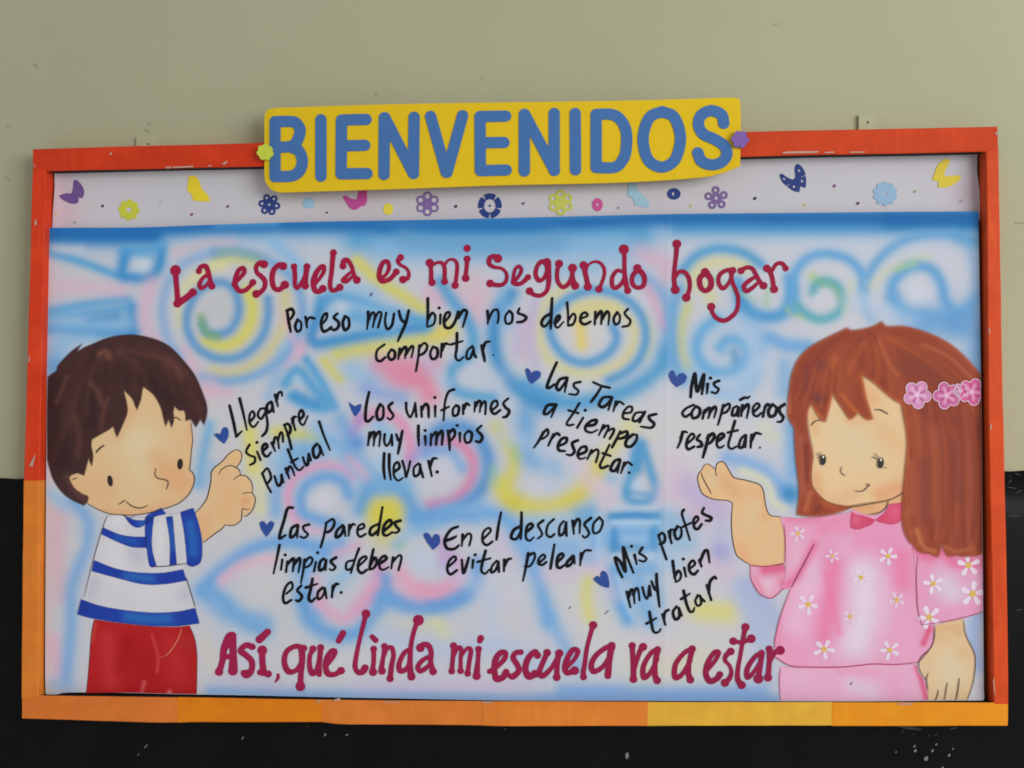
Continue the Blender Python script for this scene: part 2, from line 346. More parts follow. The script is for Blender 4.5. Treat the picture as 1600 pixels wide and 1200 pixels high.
# white undersides of torn paper along the inner edges
torn_m = mat('torn_paper_edge', albedo((172, 140, 126), 800), 0.8)
def torn(parent, polys, y, dy=0, sq=1):
    for q in polys:
        q = np.array(q, float); q[:, 1] += dy; q[:, 1] = q[:, 1].mean() + (q[:, 1] - q[:, 1].mean()) * sq; X, Y = grid((q[:, 0].min() - 1, q[:, 1].min() - 1, q[:, 0].max() + 1, q[:, 1].max() + 1), 0.7)
        Pm, Fm = march(X, Y, poly_field(X, Y, q))
        if len(Fm): sheet('torn_paper', Pm, Fm, y, None, torn_m, parent)
torn(rt, [[(258, 259.5), (268, 258), (267, 262), (259, 262.5)], [(269, 259), (303, 257), (301, 260.5), (270, 262)], [(325, 257), (331, 256), (330, 259), (324, 259.5)], [(346, 256), (354, 249), (356, 251), (352, 257)],
          [(171, 240), (174, 234), (175, 239), (172, 243)], [(1222, 237.5), (1230, 235), (1280, 234), (1276, 238), (1223, 239.5)], [(1289, 236), (1304, 235), (1303, 238), (1288, 238.5)], [(1327, 235.5), (1352, 235), (1350, 237.5), (1328, 238)], [(1554, 208), (1559, 203), (1559.5, 208), (1556, 210)]], Y_FRONT - 0.0032, 1.2, 0.75)
torn(rl, [[(45, 728), (52, 715), (56, 708), (53.5, 720), (51, 729)], [(53, 350), (56, 341), (58, 348), (56, 353)], [(44, 566), (46, 552), (47, 564)], [(53, 259), (54.5, 254), (55, 262)]], Y_FRONT - 0.0032)
torn(rb, [[(492, 1097), (500, 1093), (502, 1094.5), (496, 1098)], [(521, 1093.5), (530, 1090.5), (533, 1093), (524, 1096)], [(752, 1096.5), (770, 1096), (769, 1098.5), (753, 1098.5)], [(1402, 1099), (1427, 1098.5), (1425, 1101.5), (1403, 1101)], [(600, 1096), (625, 1096.5), (624, 1098), (601, 1097.6)]], Y_FRONT - 0.0034)
torn(rr, [[(1547, 664), (1549.5, 661), (1549, 671), (1547.3, 672)], [(1552, 1064), (1553, 1056), (1554.5, 1076), (1555, 1090), (1553.5, 1082)], [(1545, 512), (1547, 514), (1546.8, 523), (1545.4, 520)]], Y_FRONT - 0.0032)
back_m = mat('fibreboard', (0.06, 0.04, 0.03), 0.85, noise=0.2, nscale=30)
V0 = W(np.array([60, 1550, 1560, 50]), np.array([250, 215, 1115, 1105]), Y_FRONT); bx = []
for y in (-0.007, -0.002): 
    q = V0.copy(); q[:, 1] = y; bx.append(q)
mesh_obj('backing_board', np.vstack(bx), [(3, 2, 1, 0), (4, 5, 6, 7), (0, 1, 5, 4), (1, 2, 6, 5), (2, 3, 7, 6), (3, 0, 4, 7)], back_m, board, smooth=False)

# ------------------------------------------------------------------ white border paper along the top, with scattered dots
Y_HEAD, Y_POST = -0.0115, -0.023
def relief_head(x, y): return 0.0015 * np.sin(x / 55.0) * np.cos(y / 70.0) + 0.0012 * np.sin(x / 140.0 + 1) + 0.003 * np.exp(-((x - 84) / 10.0) ** 2)
hp = outline('P', '72,240! 84,262 86.5,290 84.5,330 83,372! 800,360 1531,346! 1531,300 1527,262 1530,215! 800,228')
X, Y = grid((68, 205, 1537, 378), 4.0); Pm, Fm = march(X, Y, poly_field(X, Y, hp))
col = np.tile(np.array([180., 176., 182.]), (len(Pm), 1)); t = np.clip(Pm[:, 0] / 1600, 0, 1)[:, None]; col = col * (1 - t) + np.array([193., 190., 197.]) * t
for px, py, r, c, a in ((100, 335, 30, (190, 160, 175), .6), (95, 290, 16, (182, 160, 172), .6), (1505, 300, 22, (186, 166, 178), .6), (560, 318, 60, (186, 172, 178), .35), (1010, 300, 60, (183, 174, 182), .4), (300, 300, 70, (170, 172, 176), .3)):
    col = brush(Pm, col, 'P', f'{px},{py}', r, c, a)
paper_m = mat('painted_paper', attr=True, rough=0.72, noise=0.012, nscale=9, spec=0.2)
head = sheet('border_paper', Pm, Fm, Y_HEAD, relief_head, paper_m, None, albedo(col, Pm[:, 0])); props(head, 'white paper border strip with coloured dots above the blue painted poster', 'paper strip')
def dots(lst):
    for x, y, r, c in lst:
        X, Y = grid((x - r - 1.5, y - r - 1.5, x + r + 1.5, y + r + 1.5), 0.7); Pm, Fm = march(X, Y, np.hypot((X - x) / 1.1, Y - y + (X - x) * .25) - r)
        sheet('painted_dot', Pm, Fm, Y_HEAD - 0.0006, relief_head, mat('dot_paint', albedo(c, x), 0.6), head)
dots([(160.5, 322, 2.2, (60, 45, 90)), (89, 336, 1.6, (170, 170, 90)), (117, 347.5, 1.8, (120, 135, 130)), (250.5, 316.5, 2.2, (150, 170, 180)), (299.5, 335, 2.2, (120, 60, 90)), (355.5, 322.5, 2.2, (90, 65, 110)),
      (510.5, 332, 1.8, (95, 70, 85)), (712, 322.5, 2.4, (40, 55, 90)), (817.5, 318, 2.2, (95, 80, 120)), (966, 325, 2.0, (140, 130, 160)), (1079, 322, 2.2, (175, 175, 90)), (1179.5, 310, 2.6, (40, 45, 80)),
      (1257, 320, 2.2, (170, 170, 95)), (1303.5, 290.5, 2.4, (110, 55, 115)), (1340.5, 317.5, 2.5, (85, 50, 80)), (1430, 299, 2.2, (140, 145, 85)), (1502, 314, 2.6, (150, 155, 165))])

# ------------------------------------------------------------------ cut-outs glued on the border paper
def cutout(name, label, cat, b, fn, c, y=Y_HEAD - 0.0012, group='cut-outs glued on the white border paper', st=0.7, rel=relief_head, th=0.0009):
    X, Y = grid(b, st); Pm, Fm = march(X, Y, fn(X, Y)); px = (b[0] + b[2]) / 2
    m = mat('craft_paper', albedo(c, px), 0.6, noise=0.06, nscale=90, bump=0.1, bscale=200, spec=0.3)
    o = slab(name, Pm, Fm, y, th, m, None, rel); return props(o, label, cat, group)
def polyf(tile, s): 
    q = outline(tile, s); return lambda X, Y: poly_field(X, Y, q)
def circ(X, Y, x, y, rx, ry=None): 
    ry = ry or rx; return (np.hypot((X - x) / rx, (Y - y) / ry) - 1) * min(rx, ry)
def petals(cx, cy, n, R, r, hole=0, rot=0, core=0, chole=0, sq=1.0):
    def f(X, Y):
        F = circ(X, Y, cx, cy, core) if core else np.full(X.shape, 9.)
        for k in range(n):
            a = rot + 2 * math.pi * k / n; F = np.minimum(F, circ(X, Y, cx + R * math.cos(a), cy + R * math.sin(a) * sq, r))
        if hole:
            for k in range(n):
                a = rot + 2 * math.pi * k / n; F = np.maximum(F, -circ(X, Y, cx + R * math.cos(a), cy + R * math.sin(a) * sq, hole))
        if chole: F = np.maximum(F, -circ(X, Y, cx, cy, chole))
        return F
    return f
def bb(cx, cy, r): return (cx - r, cy - r, cx + r, cy + r)
cutout('butterfly_cutout', 'purple butterfly cut-out at the far left of the white border', 'butterfly', bb(113, 299, 24), polyf('h1', '65,280! 110,262 160,262! 172,215 175,170 190,155 220,175 245,210 258,250 245,295 215,290! 212,325 190,342 150,338 105,318 80,300'), (98, 72, 128))
cutout('flower_cutout', 'lime green eight-petalled flower with a round hole beside the purple butterfly', 'flower', bb(201.5, 328, 22), petals(201.5, 328, 8, 12, 4.6, 0, 0.1, 11.5, 4.2), (178, 180, 55))
cutout('butterfly_cutout', 'plain yellow butterfly seen side-on, left of the yellow sign', 'butterfly', bb(309, 296, 26), polyf('h1', '1075,130! 1110,122 1150,150 1175,220 1220,270 1240,325! 1180,322 1110,318! 1095,270 1065,235 1070,180'), (212, 185, 45))
cutout('flower_cutout', 'navy blue flower with six pierced petals below the sign\'s left corner', 'flower', bb(420.5, 319.5, 21), petals(420.5, 319.5, 6, 11.5, 5.6, 2.4, 0.15, 8, 2.2), (38, 58, 120))
cutout('dot_cutout', 'pale blue paper disc between the navy flower and magenta butterfly', 'disc', bb(482, 317, 13), lambda X, Y: circ(X, Y, 482, 317, 9.2, 8), (142, 180, 205))
cutout('butterfly_cutout', 'magenta butterfly cut-out tucked under the yellow sign', 'butterfly', bb(555, 312, 24), polyf('h2', '725,185! 750,178 800,205 840,205! 845,165 865,120 910,120 915,160 915,220 895,255 860,262! 850,275 815,288 780,270 755,235'), (178, 70, 140))
cutout('dot_cutout', 'yellow paper disc between the magenta butterfly and purple outline flower', 'disc', bb(606.5, 326.5, 13), lambda X, Y: circ(X, Y, 606.5, 326.5, 7.6, 9), (222, 196, 70))
def outline_flower(cx, cy, n, R, r, th, core, rot, dot=0):
    def f(X, Y):
        F = np.full(X.shape, 9.)
        for k in range(n):
            a = rot + 2 * math.pi * k / n; F = np.minimum(F, np.abs(circ(X, Y, cx + R * math.cos(a), cy + R * math.sin(a), r)) - th)
        F = np.maximum(F, -circ(X, Y, cx, cy, core + 1.2)); F = np.minimum(F, circ(X, Y, cx, cy, core + 2))
        if dot: F = np.maximum(F, -circ(X, Y, cx, cy, dot))
        return F
    return f
cutout('flower_cutout', 'purple outline flower with six open petals and a filled centre', 'flower', bb(668, 318.5, 23), outline_flower(668, 318.5, 6, 12.2, 5.4, 1.4, 6, math.pi / 2, 1.2), (118, 92, 150))
def ringf(X, Y):
    cx, cy = 765.5, 321.5; F = np.maximum(circ(X, Y, cx, cy, 18.5, 19.5), -circ(X, Y, cx, cy, 9.0, 10.4)); a = np.arctan2(Y - cy, X - cx); R = np.hypot(X - cx, Y - cy)
    for k in range(5):
        t = math.radians(90 + 72 * k); d = np.abs((X - cx) * -math.sin(t) + (Y - cy) * math.cos(t)); ah = ((X - cx) * math.cos(t) + (Y - cy) * math.sin(t)) > 0
        F = np.maximum(F, np.where(ah, (0.5 + np.maximum(R - 12, 0) * .22) - d, -9))
    return np.minimum(F, circ(X, Y, cx, cy, 1.8))
cutout('flower_cutout', 'navy ring-shaped flower with five square petals under the sign', 'flower', bb(765.5, 321.5, 23), ringf, (36, 58, 122))
cutout('flower_cutout', 'lime green flower with six cup-shaped pierced petals under the sign', 'flower', bb(876, 316.5, 25), petals(876, 316.5, 6, 13, 7.2, 3.3, 0.5, 11), (184, 186, 85))
cutout('dot_cutout', 'pink paper disc with a pierced centre below the sign', 'disc', bb(933.5, 320, 13), lambda X, Y: np.maximum(circ(X, Y, 933.5, 320, 8.2, 10), -circ(X, Y, 933.5, 320, 2.2)), (190, 75, 140))
cutout('butterfly_cutout', 'pale blue side-on butterfly hanging out from under the sign', 'butterfly', bb(998, 304, 24), polyf('h3', '1420,60! 1455,70 1480,130 1510,165 1550,205 1578,260! 1555,275 1500,262 1460,255! 1445,205 1405,175 1408,110'), (146, 182, 200))
cutout('dot_cutout', 'navy blue paper disc with a small hole, left of the purple pierced flower', 'disc', bb(1053, 303, 14), lambda X, Y: np.maximum(circ(X, Y, 1053, 303, 10.4, 8.8), -circ(X, Y, 1052, 303, 2.2, 2.8)), (36, 58, 122))
cutout('flower_cutout', 'purple flower with six pierced petals, right of the navy disc', 'flower', bb(1119.5, 309.5, 23), petals(1119.5, 309.5, 5, 12.6, 6.2, 2.7, -1.65, 8.5, 2.8), (116, 92, 142))
def navyb(X, Y):
    q = outline('h4', '1090,160! 1115,160 1150,185 1195,205! 1215,180 1210,130 1215,95 1235,82 1265,105 1290,150 1298,210 1295,265! 1275,262 1255,250! 1245,300! 1200,290 1150,255 1110,215')
    F = poly_field(X, Y, q)
    for hx, hy, r in ((1245, 133, 2.2), (1268, 215, 2.2), (1128, 197, 2.0), (1205, 258, 2.2)): F = np.maximum(F, r - np.hypot(X - 1000 - hx / 5, Y - 240 - hy / 5))
    s = seg_field(X, Y, [(line('h4', '1262,185 1300,165', 0.5)), (line('h4', '1145,258 1170,235', 0.6))]); return np.maximum(F, -s)
cutout('butterfly_cutout', 'navy butterfly with pierced wings, right of the yellow sign', 'butterfly', bb(1240, 279, 26), navyb, (36, 56, 120))
cutout('flower_cutout', 'pale blue scalloped flower with a small hole near the right end of the border', 'flower', bb(1383.5, 302.5, 24), petals(1383.5, 302.5, 10, 15, 4.4, 0, 0.3, 14.5, 2.6), (140, 172, 200))
cutout('butterfly_cutout', 'yellow butterfly with spread wings at the far right of the border', 'butterfly', bb(1478, 271, 26), polyf('h5', '965,250! 990,190 1020,110 1065,65 1110,45 1140,65! 1120,110 1090,170 1090,215! 1160,210 1245,205! 1235,245 1180,290 1100,322 1020,320! 1025,270'), (212, 190, 60))

# ------------------------------------------------------------------ yellow welcome sign in front of the top rail
Y_SIGN = -0.050
def relief_sign(x, y): return 0.0015 * np.sin((x - 400) / 120.0) + 0.010 * (np.clip((x - 1060) / 100, 0, 1) ** 2) * np.clip((y - 215) / 60, 0, 1) - 0.004 * np.clip((430 - x) / 30, 0, 1)
sign = empty('welcome_sign', tuple(W(785, 298, Y_SIGN))); props(sign, 'yellow foam sign with blue letters reading BIENVENIDOS over the frame', 'sign')
sp = outline('P', '412.5,186! 414,176 421,170 437,168.5! 600,163.5 780,160 990,156.5 1140,152.5! 1151,153.5 1156.5,160 1157.5,205 1155.5,261! 1125,272 1085,278 964,285 780,289.5 636,295 437,301! 424,296 414.5,284 412.5,272!')
X, Y = grid((408, 148, 1162, 305), 2.0); Pm, Fm = march(X, Y, poly_field(X, Y, sp))
slab('sign_panel', Pm, Fm, Y_SIGN, 0.003, mat('yellow_foam', albedo((208, 174, 26), 800), 0.8, noise=0.04, nscale=30, bump=0.15, bscale=300, spec=0.2), sign, relief_sign)
foam_b = mat('blue_foam', albedo((64, 104, 158), 800), 0.8, noise=0.04, nscale=40, bump=0.15, bscale=300, spec=0.2)
R8 = 33 / 3.8095
LET = [('S1', ['113,192 113,517', '113,190 205,190 240,200 263,240 250,295 215,335 113,345', '215,345 255,365 276,420 262,480 215,513 113,518']), ('S1', ['387,180 387,516']),
 ('S1', ['510,183 507,502', '510,182 656,178', '508,336 648,332', '507,502 662,500']), ('S1', ['765,168 763,506', '768,168 938,500', '942,165 938,500']),
 ('S1', ['1040,160 1133,492', '1230,155 1138,492']), ('S1', ['1334,160 1336,482', '1334,160 1486,157', '1335,316 1476,314', '1336,482 1490,478']),
 ('S2', ['150,146 150,484', '152,146 330,480', '328,140 328,480']), ('S2', ['453,140 455,476']),
 ('S2', ['578,145 578,460', '578,145 670,146 725,180 757,250 757,350 740,410 690,460 578,462']), ('S2', ['970,129 1040,160 1078,260 1072,350 1040,425 970,460 895,425 862,340 862,250 900,160 970,129']),
 ('S2', ['1338,200 1325,150 1265,124 1205,150 1187,205 1215,262 1285,296 1340,335 1354,390 1320,435 1262,448 1205,425 1183,375'])]
for tl_, ss in LET:
    st_ = []
    for s in ss:
        p, r, c = parse(tl_, s); p = catmull(p, 14) if len(p) > 3 else p
        st_.append((p, np.full(len(p), R8)))
    a = np.vstack([p for p, _ in st_]); X, Y = grid((a[:, 0].min() - 11, a[:, 1].min() - 11, a[:, 0].max() + 11, a[:, 1].max() + 11), 1.2)
    Pm, Fm = march(X, Y, seg_field(X, Y, st_)); slab('letter', Pm, Fm, Y_SIGN - 0.0017, 0.0016, foam_b, sign, relief_sign)
cutout('flower_cutout', 'small lime green flower pinned at the left end of the yellow sign', 'flower', bb(414, 237.5, 17), petals(414, 237.5, 7, 8.2, 4.8, 0, 0.3, 8.5, 0.7), (176, 186, 62), Y_SIGN - 0.006, 'small flowers at the ends of the sign', 0.7, None, 0.0045)
cutout('flower_cutout', 'small purple flower pinned at the right end of the yellow sign', 'flower', bb(1156.5, 217.5, 18), petals(1156.5, 217.5, 6, 8.8, 5.2, 0, 0.1, 8.5, 0.7), (120, 88, 158), Y_SIGN - 0.010, 'small flowers at the ends of the sign', 0.7, None, 0.0045)

# ------------------------------------------------------------------ the painted poster: an airbrushed sheet
def relief_post(x, y):
    h = 0.0011 * np.sin(x / 95.0 + 0.4) * np.sin(y / 130.0) + 0.0007 * np.sin(x / 37.0 + y / 80.0) * np.clip((y - 900) / 200, 0, 1)
    h = h + 0.0006 * np.exp(-((x - 1041 + (y - 700) * 0.008) / 3.0) ** 2) + 0.0004 * np.exp(-((x - 481) / 3.5) ** 2) + 0.0004 * np.exp(-((x - 858) / 4) ** 2) * np.clip((y - 800) / 200, 0, 1)
    return h + 0.002 * np.clip((y - 1072) / 24, 0, 1) ** 2 * (0.5 + 0.5 * np.sin(x / 40.0)) - 0.0025 * np.clip((y - 1060) / 30, 0, 1) * np.clip((130 - x) / 60, 0, 1)
PO = outline('P', '75,356! 217,355.3 346,350.6 500,346.2 660,343.7 820,340 1040,334.5 1260,332.5 1400,331 1529,330! 1534,700 1538,1094.5! 1300,1095.5 1000,1095 820,1094.5 640,1091.5 500,1089 300,1085 200,1082.5 110,1082 88,1085 71,1085! 72,700')
X, Y = grid((66, 322, 1544, 1102), 2.8); Pm, Fm = march(X, Y, poly_field(X, Y, PO))
t = np.clip((Pm[:, 0] - 70) / 1470, 0, 1)[:, None]
col = np.array([182., 180., 187.]) * (1 - t) + np.array([200., 199., 209.]) * t
B_, LB, DB, DD, PK, PP, YE, YP, LV, WH, GR, OR = (82, 144, 198), (130, 170, 211), (56, 124, 190), (30, 94, 166), (208, 160, 182), (206, 132, 158), (198, 192, 100), (206, 200, 140), (178, 166, 200), (196, 196, 202), (120, 168, 140), (212, 190, 122)
BR = [ # tile, points, radius (picture px), colour, strength
 ('P', '75,362 300,360 500,355 800,348 1040,345 1260,342 1530,340', 26, LB, .75), ('P', '560,372 700,370 820,370 1000,362', 26, B_, .85), ('P', '600,385 800,385 960,378', 24, LB, .7), ('P', '1060,352 1300,352 1530,350', 16, B_, .9),
 ('P', '75,358 200,358 330,354 440,352 560,351 680,350 820,350 940,345 1050,340 1260,340 1400,340 1530,338', 15, DD, .92), ('P', '75,366 150,368 240,368', 17, DD, .9), ('P', '1390,344 1530,346', 14, DD, .7), ('P', '340,350 430,348', 8, B_, .6), ('P', '600,352 720,355 860,350', 13, (40, 104, 174), .8),
 # tower and boxes at the left
 ('A', '60,235 250,290 380,340 480,375', 8, B_, .85), ('A', '500,240 480,310 490,370 620,372 680,320 700,230', 10, DB, .9), ('A', '480,230 600,215 710,200', 8, B_, .85), ('A', '590,310', 12, (180, 200, 215), .7), ('A', '560,240 650,250', 7, B_, .5), ('A', '100,215 240,215', 8, WH, .4),
 ('A', '60,570 280,530 500,500', 9, B_, .8), ('A', '300,620 440,605', 12, DD, .65), ('A', '60,660 300,680 540,690', 12, DB, .8), ('A', '530,550 525,680', 11, DB, .85), ('A', '60,600 300,580 520,545', 7, B_, .7), ('A', '80,630 250,640 500,640', 14, LB, .7), ('A', '110,780 70,860', 26, LB, .75), ('A', '100,890', 20, DB, .5), ('A', '150,740 300,720', 10, LB, .5),
 ('A', '150,430 480,450', 14, (200, 165, 185), .55), ('A', '640,400 600,560 620,680 680,740', 14, (202, 162, 184), .6), ('A', '830,800 880,880 960,1000 1080,1030', 12, PK, .5), ('A', '1400,860 1480,780 1540,700', 14, PK, .55), ('A', '780,230 950,190 1100,185', 12, (192, 172, 180), .6), ('A', '1270,280 1400,430 1420,560', 10, (190, 172, 180), .5),
 # spiral at the left
 ('A', '1040,540', 26, (176, 180, 184), .8),
 ('A', '1010,275 1120,265 1250,290', 10, YE, .7), ('A', '890,390 980,320 1040,300', 12, YP, .7), ('A', '1190,450 1218,560 1190,670 1120,745 1040,765 960,735', 12, YE, .95), ('A', '1400,470 1405,620 1330,770 1200,885 1080,920 1000,900', 10, (192, 184, 130), .75), ('A', '840,420 798,540 810,640', 9, YP, .55), ('A', '1330,560', 8, PK, .4),
 ('A', '930,640 960,690 1050,695 1110,650 1140,560 1115,450 1040,405 960,420 890,480 850,570 845,660 890,760 970,820 1060,840 1170,815 1270,720 1305,600 1305,500', 8.5, (92, 138, 190), .9), ('A', '925,600 935,650 970,700 1020,715', 7, (118, 160, 110), .7),
 ('A', '1000,235 860,280 760,370 710,500 708,620 740,740 800,830', 9, (130, 158, 200), .8), ('A', '930,945 1080,965 1240,930 1380,840 1470,700 1500,560 1470,430 1390,330 1260,262 1120,228 1000,235', 9, (112, 150, 198), .8), ('A', '1020,240 1120,228 1240,260', 7, (128, 160, 150), .6), ('A', '1340,180 1420,250 1500,330', 12, LB, .8),
 # petal and lines left of the subtitle
 ('B', '430,285 540,385 680,475 800,555', 11, YE, .85), ('B', '320,810 500,775 700,745 900,705 960,670', 14, YE, .8), ('B', '900,690', 16, (214, 190, 90), .6), ('B', '240,850 300,920 330,950', 9, YE, .75), ('B', '560,800 680,790', 10, YP, .6),
 ('B', '230,520 205,600 170,700 190,745 260,745 420,712 600,682 800,655', 11, DB, .85), ('B', '240,510 300,485 420,500 560,560 700,600 830,640', 11, B_, .85), ('B', '330,590 480,590 620,620', 20, LB, .85), ('B', '420,600 540,640', 12, B_, .6), ('B', '340,545', 10, WH, .6), ('B', '400,440 520,470', 12, LB, .5),
 ('B', '140,840 220,960 300,1110', 8, B_, .85), ('B', '0,790 60,730 110,670', 8, LB, .5), ('B', '20,980 90,905 180,1000 260,1110 150,1100 60,1050', 10, B_, .9), ('B', '90,1050 200,1090', 10, DB, .6), ('B', '90,960', 8, (150, 180, 208), .7), ('B', '20,600 60,700 100,800', 8, PK, .5),
 ('B', '560,880 700,880 850,880', 18, PP, .8), ('B', '700,950 800,970 840,1040', 19, (212, 128, 152), .85), ('B', '640,930 780,930', 18, PP, .7), ('B', '400,900 500,960', 18, LB, .6), ('B', '480,1010 580,1040 680,1060', 14, (130, 150, 205), .7),
 ('B', '960,430 1100,440 1080,520', 28, (200, 172, 184), .7), ('B', '850,470 900,500', 15, PK, .6), ('B', '1100,530 1120,620', 10, PK, .4),
 ('B', '900,400 970,510 1050,610 1090,720 1070,810 980,890 960,960 1000,1020 1080,1045 1200,1060', 11, B_, .85), ('B', '1300,470 1230,580 1205,700 1225,850 1300,970 1420,1050 1520,1090', 13, DB, .85), ('B', '1350,620 1345,800', 12, LV, .6), ('B', '1400,620 1390,820', 9, PK, .4), ('B', '1100,930 1220,960', 22, (178, 186, 206), .6),
 ('B', '700,160 900,190 1100,190 1400,190 1560,170', 18, (98, 146, 192), .7), ('B', '1280,640 1260,440 1350,330', 12, LB, .5),
 # spiral behind the word debemos
 ('C', '340,640', 40, (200, 196, 192), .6), ('C', '300,560 420,540 520,560', 16, (204, 196, 130), .8), ('C', '315,650 325,760', 10, (214, 192, 110), .85), ('C', '600,620 625,710 580,830 470,900 330,920 200,885 110,800 90,650 120,530 230,430', 10, (200, 194, 148), .8), ('C', '680,600 720,700 690,830', 8, YP, .5),
 ('C', '505,660 520,730 480,800 400,850 320,862 230,825 165,745 140,650 175,560 260,490 380,450 500,465 600,520 670,610 688,720 655,830 580,910 480,960', 8.5, (88, 142, 196), .88),
 ('C', '640,370 760,440 810,560 820,700 800,840', 14, (116, 156, 204), .75), ('C', '0,1000 120,1050 250,1090 420,1070 600,1010 750,910 810,800', 15, B_, .9), ('C', '60,520 30,700 60,870', 10, LV, .6), ('C', '20,1090 100,1110', 12, DB, .6), ('C', '160,350 260,330 380,330', 14, LB, .5),
 ('C', '700,440 750,540 790,650', 10, PK, .65), ('C', '650,240 800,300 800,360', 16, PK, .55), ('C', '560,250 460,270', 22, LB, .4), ('C', '840,1090 800,1000', 16, (196, 196, 204), .5),
 # spiral and curls right of the centre
 ('C', '940,420 990,330 1100,285 1250,310', 14, (204, 198, 150), .75), ('C', '1030,430 1060,500', 12, (206, 196, 120), .5), ('C', '925,540 890,660 890,780 930,900', 10, (192, 192, 130), .8), ('C', '1150,900 1000,850 1000,740 1080,650 1200,640', 22, (160, 184, 214), .6),
 ('C', '890,340 980,250 1100,212 1240,235 1340,300', 9, B_, .85), ('C', '880,440 840,560 830,700 845,850 900,960', 11, (108, 154, 204), .85), ('C', '960,920 1060,1010 1180,1040 1290,980 1340,860 1345,740 1300,640 1220,570', 14, (140, 174, 214), .75), ('C', '1090,610 1000,690 975,800 1030,890 1130,920 1230,880 1260,800 1220,740 1150,730 1110,770', 10, (100, 156, 208), .85), ('C', '1190,800 1200,850', 9, DB, .5), ('C', '1130,790', 8, (120, 170, 215), .5),
 ('C', '1210,400 1225,490 1290,570 1390,600 1480,570 1515,480 1500,380', 10, (96, 152, 206), .9), ('C', '1215,450 1240,520', 10, DB, .6), ('C', '1380,440 1370,530', 8, (160, 188, 170), .6), ('C', '1290,470', 10, (185, 195, 205), .6), ('C', '1400,720 1480,760 1590,770', 11, (120, 162, 210), .75),
 ('D', '0,540 80,590 180,600 250,555 285,450', 9, B_, .7), ('D', '270,560 340,595', 7, (190, 196, 120), .7), ('D', '400,370 430,400', 8, (170, 196, 140), .8),
 ('D', '295,560 285,440 310,330 380,262 480,242 600,272 670,340 690,400', 9, (100, 154, 208), .9), ('D', '310,540 390,600 470,612 550,570 572,490 540,425 470,397 412,425 405,460', 9, (96, 160, 180), .9), ('D', '440,405 520,430 560,500', 6, (120, 172, 140), .6), ('D', '620,420 590,560', 9, (196, 200, 170), .5), ('D', '430,490', 9, (200, 204, 214), .7),
 ('D', '690,440 740,320 820,230 930,160 1050,130 1200,130', 9, (104, 154, 206), .85), ('D', '700,400 690,520 730,610', 9, LB, .6), ('D', '740,420 830,340 960,280 1050,270', 9, (196, 202, 170), .6), ('D', '1000,480', 18, (204, 206, 220), .8), ('D', '790,420 770,520', 10, WH, .5),
 ('D', '850,480 855,410 910,345 990,312 1080,335 1130,410 1150,500 1190,570', 10, (98, 152, 206), .9), ('D', '880,330 980,300', 6, (160, 196, 150), .6), ('D', '860,500 930,575 1030,595 1150,600 1270,560 1330,500', 13, (104, 156, 210), .88), ('D', '1290,180 1325,330 1330,480', 12, (126, 166, 212), .6), ('D', '1240,150 1330,170', 12, B_, .7),
 ('D', '1000,650 1150,640 1330,700 1345,880', 26, (108, 154, 206), .85), ('D', '1200,640 1300,600', 16, (96, 146, 204), .6), ('D', '150,720 250,760 380,770', 10, (116, 160, 212), .8), ('D', '30,700 60,840 0,950', 15, (150, 182, 220), .6), ('D', '240,880 240,1020', 15, (120, 164, 212), .7), ('D', '120,860', 16, (196, 200, 214), .4),
 # around the boy's hand and the first two verses
 ('E', '100,90 60,280 40,420', 10, (112, 156, 200), .8), ('E', '110,320 70,420', 10, (130, 164, 200), .5), ('E', '330,130 350,330', 13, (202, 194, 100), .85), ('E', '480,125 600,140 700,160', 11, YE, .8), ('E', '380,350 400,450 390,560', 12, YP, .6), ('E', '560,250 640,230 720,220', 18, (110, 156, 206), .8), ('E', '480,300 560,280', 14, LB, .6),
 ('E', '480,580 480,460 540,350 640,290', 13, (116, 156, 206), .8), ('E', '590,620 550,530 560,430 630,355 740,320 850,330 910,380', 9, (206, 150, 182), .85), ('E', '600,630 700,680 800,690', 10, PK, .6), ('E', '890,480 860,415 770,380 670,415 620,490 630,580 720,625 820,650', 11, (104, 148, 206), .88), ('E', '750,510', 16, (196, 196, 210), .8),
 ('E', '720,110 830,210 920,310 1010,430', 15, (130, 168, 212), .75), ('E', '850,60 890,150 900,240', 14, (112, 152, 204), .8), ('E', '900,270 960,340 1010,400', 10, PK, .65), ('E', '940,190', 14, (88, 128, 200), .75), ('E', '950,60 1060,25 1170,60 1235,170 1235,270', 11, (208, 142, 172), .9), ('E', '1060,90 1130,160', 13, LB, .7), ('E', '920,120 960,40', 9, (150, 130, 195), .6), ('E', '1100,330 1150,250 1060,300', 14, (150, 180, 215), .6),
 ('E', '1340,190 1480,180 1590,270 1580,410 1490,510 1360,545', 11, (206, 132, 166), .92), ('F', '30,180 110,105 220,100 310,150 365,250 370,370 310,480 200,560 60,610', 13, (84, 132, 196), .88), ('E', '1330,250 1450,235 1530,330', 11, (104, 148, 206), .75), ('E', '1440,340', 22, (192, 190, 208), .75), ('E', '1240,300 1290,230', 10, (140, 130, 200), .5),
 ('E', '960,560 1000,470 1100,430 1200,470 1250,560 1300,640', 15, (96, 146, 200), .85), ('E', '1050,420 1200,420', 14, (110, 158, 206), .7), ('E', '1100,600', 31, (200, 190, 74), .97, 4), ('E', '1090,720', 22, (196, 186, 110), .6), ('E', '1190,770', 10, (150, 180, 140), .6), ('E', '1260,620 1450,600 1600,600', 14, (100, 148, 208), .8),
 ('E', '60,1030 130,950 250,850 380,780 560,750 760,800', 13, (96, 146, 208), .85), ('E', '90,1030 180,1090 260,1180 400,1250', 15, (96, 148, 204), .8), ('E', '170,970 280,885 450,850', 11, (210, 166, 186), .75), ('E', '400,960', 30, (190, 188, 194), .6), ('E', '620,900 720,840 840,760', 16, (112, 156, 212), .8), ('E', '820,820 940,770', 10, PK, .6),
